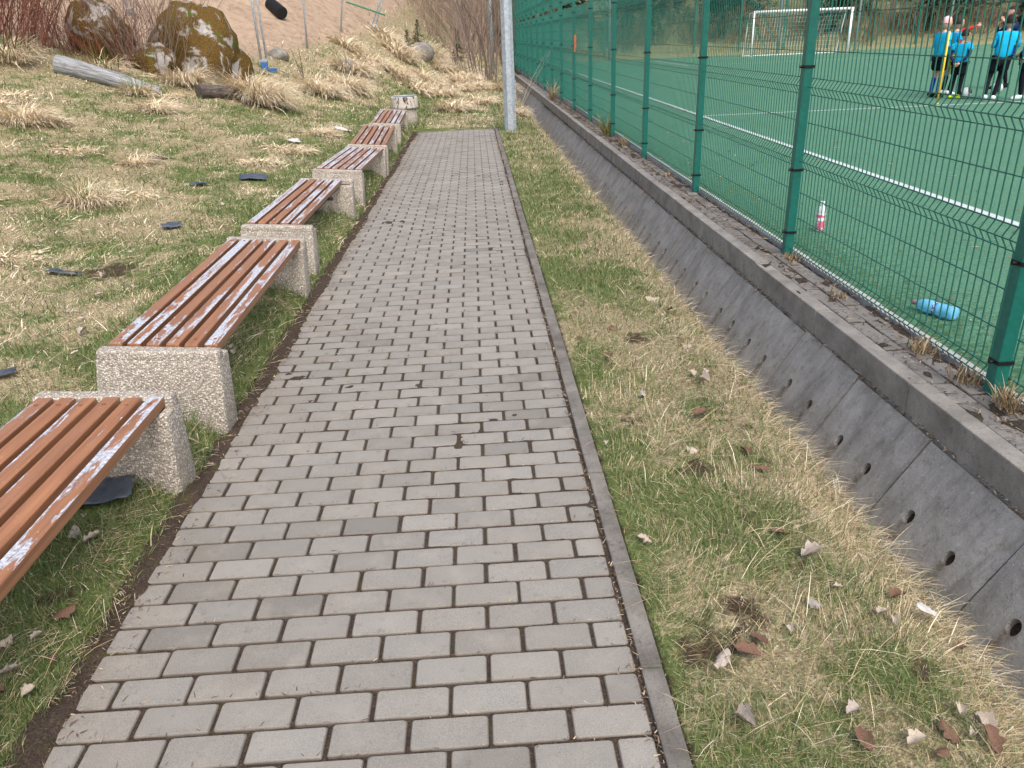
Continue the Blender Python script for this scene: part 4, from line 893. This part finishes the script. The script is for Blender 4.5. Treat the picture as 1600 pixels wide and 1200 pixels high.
P = np.concatenate([sample(lambda y: -.74*y-1.9, lambda y: -1.205, .5, 27, dens), sample(lambda y: .437, lambda y: 1.345, .5, 40, dens), sample(lambda y: -1.235, lambda y: .437, 16.13, 40, dens), sample(lambda y: -.3*y, lambda y: -1.235, 27, 45, lambda d: dens(d)*.7)])
x, y = P[:, 0], P[:, 1]
keep = np.ones(len(x), bool)
for (xr, y0, rz, rx, lab, ty) in BEN:
    for yy in (y0-.01, y0+SL+.01): keep &= ~((np.abs(x-(xr-.27)) < .27) & (np.abs(y-yy) < .07))
for (sx_, sy_, r_) in ((-1.50, 2.52, .13), (-2.53, 9.0, .2), (-2.42, 3.6, .09), (-2.68, 6.8, .1), (-3.02, 8.65, .1), (-2.98, 5.46, .08), (-1.44, 16.85, .24), (.667, 15.62, .13)): keep &= ~(np.hypot(x-sx_, y-sy_) < r_)
sl_ = soil_m(x, y); keep &= ~(RNG.random(len(x)) < sl_*.95)
edge = (x > .437) & (x < .47) & (y < 16.2) & (RNG.random(len(x)) < .6); keep &= ~edge
keep &= ~(RNG.random(len(x)) < sand_m(x, y)*1.05)
x, y = x[keep], y[keep]; n = len(x); z = tz(x, y)-.006; d = np.hypot(x, y)
G = green_m(x, y); isg = RNG.random(n) < np.where(x > .4, .20+.42*sstep(.1, .9, G), .10+.66*sstep(.15, .9, G))
patch = fbm(x*5+11, y*5+3, 2); fine = RNG.random(n)
L = np.where(isg, RNG.uniform(.030, .065, n)*(.7+.7*patch), RNG.uniform(.025, .07, n)*(.7+.6*patch)); L *= 1+.25*sstep(3, 9, d)+1.0*sstep(12, 26, d)
# longer, hanging straw along the ditch lip; longer tufts round the bench blocks
lip = (x > 1.23)&(RNG.random(n) < .33); L = np.where(lip, RNG.uniform(.05, .15, n), L); isg &= ~(lip & (RNG.random(n) < .75))
for (xr, y0, rz, rx, lab, ty) in BEN:
    for yy in (y0, y0+SL):
        near = (np.abs(x-(xr-.26)) < .36) & (np.abs(y-yy) < .16); L = np.where(near, L*(1+.8*patch), L); isg = np.where(near, RNG.random(n) < .72, isg)
lng = (~isg) & (RNG.random(n) < .035); L = np.where(lng, RNG.uniform(.09, .19, n), L)
wdt = np.where(lng, 1.35, 1.)*np.where(isg, .0016, .00145)*np.maximum(1, d/1.9)**.82*RNG.uniform(.7, 1.35, n)
ph0 = np.where(isg, RNG.normal(.30, .22, n), RNG.normal(1.12, .30, n)); ph1 = np.where(isg, RNG.normal(.95, .35, n), RNG.normal(1.62, .22, n))
ph0 = np.clip(ph0, 0, 1.5); ph1 = np.clip(ph1, ph0, 1.9)
az = RNG.uniform(0, 2*np.pi, n); az = np.where(~isg & (RNG.random(n) < .4), fbm(x*1.5, y*1.5, 2)*12, az); az = np.where(lip, RNG.normal(0, .8, n), az); ph1 = np.where(lip, RNG.normal(1.9, .3, n), ph1)
gcol = np.array([[.10, .155, .052], [.070, .120, .040], [.145, .185, .075], [.235, .240, .115]])[RNG.integers(0, 4, n)]
scol = np.array([[.58, .49, .34], [.46, .37, .24], [.38, .30, .19], [.72, .65, .51], [.42, .36, .20], [.26, .19, .12], [.52, .42, .30]])[RNG.integers(0, 7, n)]
scol = np.where((x > .4)[:, None], scol*np.array([.90, .90, .84]), scol*(1.06+.12*sstep(3, 8, d)+.18*sstep(14, 24, d))[:, None])
colb = np.where(isg[:, None], gcol, scol)*(.72+.5*fine[:, None])
V, q, t, C = blades(x, y, z, L, wdt, ph0, ph1, az, colb)
go = link('grass', npmesh('grass', V, q, t, C), M['blade']); tag(go, 'mixed green grass and dry straw growing on both sides of the path', 'grass', kind='stuff')
print('blades', n)

# grit, needles and straw bits lying in joints, along the kerbs and on the concrete ledge
def debris(n, fx, fy, fz, size, wd):
    r_ = np.random.default_rng(77+n); x_ = fx(r_, n); y_ = fy(r_, n); c_ = np.array([[.10, .07, .05], [.30, .23, .15], [.05, .036, .028], [.42, .34, .24], [.16, .10, .065]])[r_.integers(0, 5, n)]*(.7+.5*r_.random((n, 1)))
    sc_ = np.maximum(1, np.hypot(x_, y_)/2.5)**.8
    return blades(x_, y_, fz(x_, y_), size*r_.uniform(.3, 1.2, n)*sc_, wd*r_.uniform(.5, 1.5, n)*sc_, np.full(n, 1.45), np.full(n, 1.6), r_.uniform(0, 6.28, n), c_)
def dist_y(a, b): return lambda r_, n: a+(b-a)*r_.random(n)**1.8
parts_ = [debris(420, lambda r_, n: 2.22+2.6*r_.random(n)**1.7, dist_y(1.8, 16), lambda a, b: zf(b)+.006, .028, .007),
          debris(5200, lambda r_, n: r_.uniform(1.925, 2.175, n), dist_y(1.0, 22), lambda a, b: .147+.002*np.clip(b-3, 0, 99), .024, .004),
          debris(2600, lambda r_, n: r_.normal(1.838, .010, n), dist_y(1.0, 22), lambda a, b: .010+0*a, .030, .005),
          debris(2600, lambda r_, n: PX0-.02+np.abs(r_.normal(0, .05, n))*np.sign(r_.random(n)-.45), dist_y(.8, 16), lambda a, b: .004+0*a, .022, .003),
          debris(1600, lambda r_, n: PX1+.004+r_.normal(0, .012, n), dist_y(.8, 16), lambda a, b: .003+0*a, .022, .003),
          debris(1500, lambda r_, n: r_.uniform(PX0, PX1, n), lambda r_, n: D0+PT*np.round((1.0+15*r_.random(n)**1.8-D0)/PT)+r_.normal(0, .004, n), lambda a, b: .0015+0*a, .022, .0025)]
o_ = 0; VV = []; QQ = []; TT = []; CC = []
for V, q, t, C in parts_: VV.append(V); QQ.append(q+o_); TT.append(t+o_); CC.append(C); o_ += len(V)
tag(link('plant_debris', npmesh('plant_debris', np.concatenate(VV), np.concatenate(QQ), np.concatenate(TT), np.concatenate(CC)), M['blade']), 'loose straw bits and needles littering the joints and concrete edges', 'debris', kind='stuff')

# dry tussocks: each one a thing
def tussock(x, y, rad, Ln, nb, lab, seed, down=(0, 0), green=0.0, width=.004):
    r_ = np.random.default_rng(seed); a = r_.uniform(0, 2*np.pi, nb); rr_ = rad*.55*np.sqrt(r_.random(nb)); bx, by = np.cos(a)*rr_, np.sin(a)*rr_
    az = a+r_.normal(0, .5, nb); vx, vy = np.cos(az)+down[0], np.sin(az)+down[1]; az = np.arctan2(vy, vx)
    z0 = gz(x, y); zz = tz(x+bx, y+by)-z0-.02; LL = Ln*r_.uniform(.5, 1.15, nb)
    isg_ = r_.random(nb) < green
    pal = np.array([[.66, .55, .38], [.74, .64, .47], [.56, .45, .29], [.46, .35, .22], [.78, .70, .55]])[r_.integers(0, 5, nb)]*(.75+.45*r_.random((nb, 1)))
    pal = np.where(isg_[:, None], np.array([.09, .17, .035])*(.8+.4*r_.random((nb, 1))), pal)
    p0 = np.clip(r_.normal(.45, .3, nb), .05, 1.2); p1 = np.where(isg_, r_.normal(.9, .3, nb), r_.normal(2.15, .35, nb))
    V, q, t, C = blades(bx, by, zz, LL, np.full(nb, width)*r_.uniform(.7, 1.3, nb), p0, p1, az, pal)
    fl = tz(x+V[:, 0], y+V[:, 1])-z0+.006+.02*r_.random(len(V)); V[:, 2] = np.maximum(V[:, 2], fl)
    o = link('grass_tussock', npmesh('tussock', V, q, t, C), M['blade'], None, (x, y, z0)); return tag(o, lab, 'grass tussock', 'low tufts in the left meadow' if 'flattened' in lab else 'straw clumps on the bank' if lab.startswith('dry straw') else 'dry grass tussocks')
TUS = [(-3.75, 7.6, .30, .36, 700, 'straw tussock with a green tuft in the middle of the left meadow', .10, .005), (-5.55, 10.3, .45, .42, 800, 'wide straw tussock at the left edge of the meadow', 0, .007), (-3.86, 9.2, .22, .26, 350, 'low straw tussock behind the second bench', 0, .006),
 (-3.62, 14.1, .45, .75, 1300, 'big straw clump cascading in front of the large boulder', 0, .009), (-3.95, 14.6, .40, .7, 900, 'straw clump against the right side of the large boulder', 0, .009), (-3.1, 16.7, .5, .6, 900, 'straw clump right of the steel props', 0, .010), (-2.75, 18.3, .5, .65, 800, 'straw clump on the rise behind the farthest bench', 0, .012),
 (-3.0, 20.8, .6, .7, 900, 'straw clump at the foot of the sand slope', 0, .013), (-2.2, 23.5, .6, .6, 800, 'straw clump on the bank above the bin', 0, .014), (-1.5, 26.0, .7, .7, 800, 'straw clump on the bank right of the bin', 0, .015), (-2.4, 27.5, .7, .8, 800, 'straw clump below the leaning props', 0, .016),
 (-.4, 27.5, .7, .7, 700, 'straw clump in front of the bare bush', 0, .016), (-.9, 23.5, .6, .5, 600, 'low straw clump beyond the end of the path', 0, .014), (.2, 21.5, .5, .45, 500, 'low straw clump left of the lamp pole', 0, .013), (-6.0, 13.9, .4, .5, 600, 'straw clump at the left end of the grey log', .15, .009), (-5.2, 13.0, .3, .4, 500, 'straw clump below the grey log', .1, .008),
 (-7.2, 13.3, .5, .6, 700, 'straw clump under the reddish bush', .1, .009), (-4.9, 14.3, .35, .6, 600, 'straw clump between the log and the large boulder', 0, .009), (1.0, 26.5, .5, .6, 500, 'straw clump right of the lamp pole by the ditch', 0, .016), (.9, 18.6, .4, .4, 500, 'straw clump behind the lamp pole', 0, .011), (-2.4, 11.0, .25, .25, 300, 'small straw tussock left of the fourth bench', 0, .007), (-4.6, 12.0, .35, .35, 500, 'straw tussock below the short dark log', 0, .008), (-1.7, 33.0, .8, .9, 800, 'straw clump by the pale half buried stone', 0, .02)]
rt_ = random.Random(3)
for k in range(18):
    ty_ = rt_.uniform(19.5, 34); tx_ = rt_.uniform(float(sand_edge(ty_))+.3, .2); TUS.append((tx_, ty_, .6, .55, 420, 'dry straw clump on the bank between the sand slope and the brown thickets', 0, .011+.0004*ty_))
for k in range(16):
    ty_ = rt_.uniform(4.5, 14); tx_ = rt_.uniform(-.60*ty_-.4, -2.3); TUS.append((tx_, ty_, .42, .14+.007*ty_, 190, 'low flattened straw tuft lying in the left meadow', 0, .0028+.00045*ty_))
for i, (tx_, ty_, r_, L_, nb, lab, g_, w_) in enumerate(TUS): tussock(tx_, ty_, r_, L_, nb, lab, 100+i, down=(.35, -.6), green=g_, width=w_)
# weeds in the paver strip under the fence
def weed(x, y, z, hgt, nb, lab, seed, pal):
    r_ = np.random.default_rng(seed); a = r_.uniform(0, 6.28, nb); V, q, t, C = blades(r_.normal(0, .02, nb), r_.normal(0, .04, nb), np.zeros(nb), hgt*r_.uniform(.3, 1.1, nb), np.full(nb, .004+.0006*y), r_.uniform(0, .5, nb), r_.uniform(.3, 1.8, nb), a, np.array(pal)[r_.integers(0, len(pal), nb)]*(.7+.5*r_.random((nb, 1))))
    tag(link('weed', npmesh('weed', V, q, t, C), M['blade'], None, (x, y, z)), lab, 'weed', 'weeds along the fence foot')
ST = [(.5, .4, .25), (.36, .27, .15), (.22, .15, .08)]; GRN = [(.20, .19, .05), (.30, .25, .09), (.12, .14, .03)]
for i, (wx, wy, hh, nb, lab, pal) in enumerate([(2.05, 12.6, .42, 90, 'tall yellowish weed growing under the fence', GRN), (2.07, 11.3, .2, 70, 'low straw tuft under the fence before the tall weed', ST), (1.95, 20.5, .7, 60, 'dried tall weed at the far end of the curb wall', ST), (2.08, 8.6, .08, 40, 'tiny straw tuft at the fence foot near the third visible post', ST), (2.07, 3.35, .10, 80, 'straw tuft at the fence foot before the nearest post', ST), (2.09, 2.72, .14, 120, 'dense straw tuft around the foot of the nearest post', ST), (2.09, 5.05, .07, 60, 'small straw tuft at the second post foot', ST), (2.08, 3.0, .10, 60, 'straw tuft close to the nearest post foot', ST), (2.06, 4.2, .06, 50, 'sparse straw tuft behind the blue bottle', ST)]):
    weed(wx, wy, .145, hh, nb, lab, 300+i, pal)

# ------------------------------------------------------------------ shrubs, thickets, trees
def stems(mb, n, hgt, spread, r0, col, lean=.25, twigs=5, seed=0, base=.15):
    r_ = random.Random(seed)
    for i in range(n):
        a = r_.uniform(0, 6.28); b = base*math.sqrt(r_.random()); p = Vector((math.cos(a)*b, math.sin(a)*b, -.05)); h_ = hgt*r_.uniform(.55, 1.1); la = a+r_.gauss(0, .7); ln = abs(r_.gauss(lean, lean*.6))
        d = Vector((math.cos(la)*ln, math.sin(la)*ln, 1)).normalized(); pts = [p]; cv = Vector((r_.gauss(0, .08), r_.gauss(0, .08), 0))
        for k in range(5): d = (d+cv+Vector((r_.gauss(0, .05), r_.gauss(0, .05), 0))).normalized(); pts.append(pts[-1]+d*h_/5)
        q = r_.uniform(.65, 1.3); mb.col = tuple(c*q for c in col); rad = [r0*(1-.8*k/5) for k in range(6)]; mb.tube(pts, rad, 4, cap=False)
        for k in range(twigs):
            t = r_.uniform(.25, .98); i0 = min(4, int(t*5)); s_ = pts[i0].lerp(pts[i0+1], t*5-i0); ta = r_.uniform(0, 6.28); td = (d+Vector((math.cos(ta), math.sin(ta), r_.uniform(-.2, .5)))*.7).normalized(); tl = h_*r_.uniform(.08, .3)
            mid = s_+td*tl*.5; mb.tube([s_, mid, mid+(td+Vector((0, 0, .3))).normalized()*tl*.5], [r0*.4, r0*.28, r0*.12], 3, cap=False)
def shrub(x, y, n, hgt, spread, r0, col, lab, seed, base=.2, lean=.25, twigs=5, name='bare_shrub'):
    mb = MB(); stems(mb, n, hgt, spread, r0, col, lean, twigs, seed, base); o = mb.build(name, M['stem'], None, cols=True, loc=(x, y, gz(x, y))); return tag(o, lab, 'shrub')
RB = (.15, .060, .042); GB = (.20, .155, .125); TB = (.17, .11, .085)
shrub(-7.6, 13.6, 150, 1.9, 1, .008, RB, 'dense reddish brown bush at the left edge of the photo', 1, 1.0, .35, 9)
shrub(-8.6, 14.4, 150, 2.1, 1, .008, RB, 'dense reddish brown bush partly outside the left edge', 2, 1.0, .35, 9)
shrub(-7.0, 14.8, 60, 1.6, 1, .006, TB, 'thin reddish shrub between the red bush and the dark boulder', 3, .5, .3, 8)
shrub(-5.7, 14.7, 45, 1.9, 1, .007, GB, 'thin bare grey shrub standing in front of the large boulder', 4, .35, .25, 6)
shrub(-5.35, 14.5, 26, 1.7, 1, .006, TB, 'second thin bare shrub left of the large boulder', 5, .25, .3, 6)
shrub(-6.15, 14.3, 55, 1.3, 1, .006, RB, 'low reddish shrub between the log and the smaller boulder', 14, .5, .4, 8)
shrub(-5.2, 14.75, 34, 1.0, 1, .006, GB, 'low dry grey brush hugging the front of the large boulder', 15, .5, .45, 8)
shrub(-5.5, 15.9, 40, 1.9, 1, .007, TB, 'bare shrub rising behind the large boulder', 6, .4, .3, 6)
shrub(-3.55, 17.6, 3, .9, 1, .010, (.08, .055, .05), 'small dark sapling right of the steel props', 7, .05, .2, 5)
shrub(.35, 29.0, 24, 5.2, 1, .026, (.17, .135, .115), 'tall multi-stemmed bare bush left of the lamp pole', 8, .55, .16, 6)
shrub(-.2, 32, 18, 4.5, 1, .018, (.22, .165, .14), 'bare bush behind the tall multi-stemmed bush', 9, .6, .2, 7)
for i, (sx_, sy_, hh, lab) in enumerate([(-1.2, 38, 3.2, 'first brown bare thicket at the top of the bank'), (.2, 40, 3.6, 'brown bare thicket behind the multi-stemmed bush'), (-2.3, 42, 3.0, 'brown bare thicket at the top of the sand slope'), (1.3, 42, 4.2, 'brown bare thicket behind the thin distant pole'), (-.6, 46, 4.2, 'brown bare thicket far up the bank'), (1.0, 50, 5.0, 'farthest brown bare thicket behind the pole'), (-2.0, 50, 4.5, 'brown bare thicket on the skyline of the slope')]):
    shrub(sx_, sy_, 62, hh, 1, .016, (.22, .155, .125) if i % 2 else (.28, .21, .165), lab, 20+i, 1.4, .45, 10)
# conifers
def conifer(name, hgt, rad, seed, nb=26, per=60, w_=.03, palette=((.025, .06, .03), (.04, .085, .035), (.02, .045, .025))):
    r_ = np.random.default_rng(seed); t = empty(name); mb = MB(); mb.tube([(0, 0, -.2), (0, 0, hgt*.95)], [hgt*.018, hgt*.004], 7); mb.build('trunk', M['barkd'], t)
    X_ = []; A = []; PH = []; Ls = []
    for i in range(nb):
        zc = hgt*(.08+.9*i/nb); rl = rad*(1-i/nb)**.8*r_.uniform(.75, 1.1)
        for k in range(6):
            az_ = r_.uniform(0, 6.28); L_ = rl*r_.uniform(.6, 1.1); m_ = max(4, int(per*L_/rad/2)); s_ = r_.random(m_)**.7
            X_.append(np.stack([np.cos(az_)*L_*s_, np.sin(az_)*L_*s_, zc-L_*s_*.25+r_.normal(0, .02, m_)*hgt*.2], -1)); A.append(az_+r_.normal(0, .9, m_)); Ls.append(np.full(m_, hgt*.075)*r_.uniform(.6, 1.3, m_)); PH.append(r_.normal(1.35, .35, m_))
    X_ = np.concatenate(X_); A = np.concatenate(A); Ls = np.concatenate(Ls); PH = np.concatenate(PH); n_ = len(X_)
    c_ = np.array(palette)[r_.integers(0, len(palette), n_)]*(.6+.8*r_.random((n_, 1)))
    V, q, t_, C = blades(X_[:, 0], X_[:, 1], X_[:, 2], Ls, np.full(n_, w_*hgt)*r_.uniform(.6, 1.3, n_), PH, PH+.3, A, c_)
    link('crown', npmesh('crown', V, q, t_, C), M['blade'], t); return t
def place(o, x, y, s, lab, cat, grp=None, rz=0):
    o.location = (x, y, gz(x, y)-.05); o.scale = (s, s, s); o.rotation_euler.z = rz; tag(o, lab, cat, grp)
c1 = conifer('young_spruce', 1.2, .38, 5, 20, 34, .028); place(c1, -2.0, 32.0, .95, 'small young spruce higher on the dry bank', 'tree')
c2 = copy_tree(c1); place(c2, -2.15, 28.6, .8, 'small young spruce lower on the dry bank', 'tree', rz=2)
c3 = copy_tree(c1); place(c3, -.6, 35.0, 1.1, 'small young spruce among the brown thickets', 'tree', rz=4)
big = conifer('spruce_tree', 9, 2.3, 9, 30, 60, .018); big2 = conifer('spruce_tree', 7, 2.1, 10, 24, 60, .022)
SP = [(3.5, 50), (6.3, 54), (9.6, 50.5), (12.5, 55), (15.3, 51), (18.2, 56), (21.8, 50.5), (24.6, 54), (27.5, 50), (30.8, 52), (34.5, 50), (38, 54), (41, 51), (29, 58), (14, 60), (5, 60)]
for i, (sx_, sy_) in enumerate(SP):
    o = (big if i == 0 else big2 if i == 1 else copy_tree(big if i % 2 == 0 else big2)); place(o, sx_, sy_, random.uniform(.8, 1.15), 'dark spruce on the hillside behind the far fence', 'tree', 'dark spruces behind the far fence', random.uniform(0, 6))
def bare_tree(hgt, seed, col):
    t = empty('bare_tree'); r_ = random.Random(seed); mb = MB(); mb.tube([(0, 0, -.3), (.05, 0, hgt*.5), (.1, .05, hgt)], [hgt*.012, hgt*.009, hgt*.003], 7); mb.build('trunk', M['bark'], t)
    mb = MB(); mb.col = col
    for k in range(46):
        z_ = hgt*r_.uniform(.12, .97); a = r_.uniform(0, 6.28); L_ = hgt*.22*r_.uniform(.4, 1); p = Vector((.05, 0, z_)); d = Vector((math.cos(a), math.sin(a), r_.uniform(.2, .9))).normalized(); m_ = p+d*L_*.5; mb.tube([p, m_, m_+(d+Vector((0, 0, .4))).normalized()*L_*.5], [hgt*.004, hgt*.0025, hgt*.001], 3, cap=False)
        for j in range(3):
            s_ = p.lerp(m_, r_.uniform(.3, 1)); dd = (d+Vector((r_.gauss(0, .7), r_.gauss(0, .7), r_.gauss(.2, .4)))).normalized(); mb.tube([s_, s_+dd*L_*.4], [hgt*.002, hgt*.0008], 3, cap=False)
    mb.build('crown', M['stem'], t, cols=True); return t
bt0 = bare_tree(11, 1, (.13, .10, .085)); bt1 = bare_tree(9, 2, (.17, .13, .11))
k = 0
for i in range(44):
    x_ = 2.8+i*.95+random.uniform(-.5, .5); y_ = random.uniform(48.5, 60)
    o = (bt0 if i == 0 else bt1 if i == 1 else copy_tree(bt0 if i % 2 == 0 else bt1)); place(o, x_, y_, random.uniform(.75, 1.2), 'bare leafless tree on the hillside behind the far fence', 'tree', 'bare trees behind the far fence', random.uniform(0, 6))
for i in range(16):
    sx_ = 3+i*2.4+random.uniform(-.6, .6); sy_ = random.uniform(47.2, 50)
    if i == 0: mb = MB(); stems(mb, 70, 2.0, 1, .016, (.20, .15, .10), .5, 8, 60, .9); s0 = mb.build('bare_shrub', M['stem'], None, cols=True); o = s0
    else: o = s0.copy(); COL.objects.link(o)
    place(o, sx_, sy_, random.uniform(.7, 1.2), 'dry brown shrub at the foot of the hillside behind the far fence', 'shrub', 'dry shrubs behind the far fence', random.uniform(0, 6))
# bare twig reaching past the lamp pole
shrub(1.0, 19.5, 5, 1.9, 1, .008, (.38, .33, .28), 'pale bare twigs sticking out right of the lamp pole', 77, .08, .35, 5)
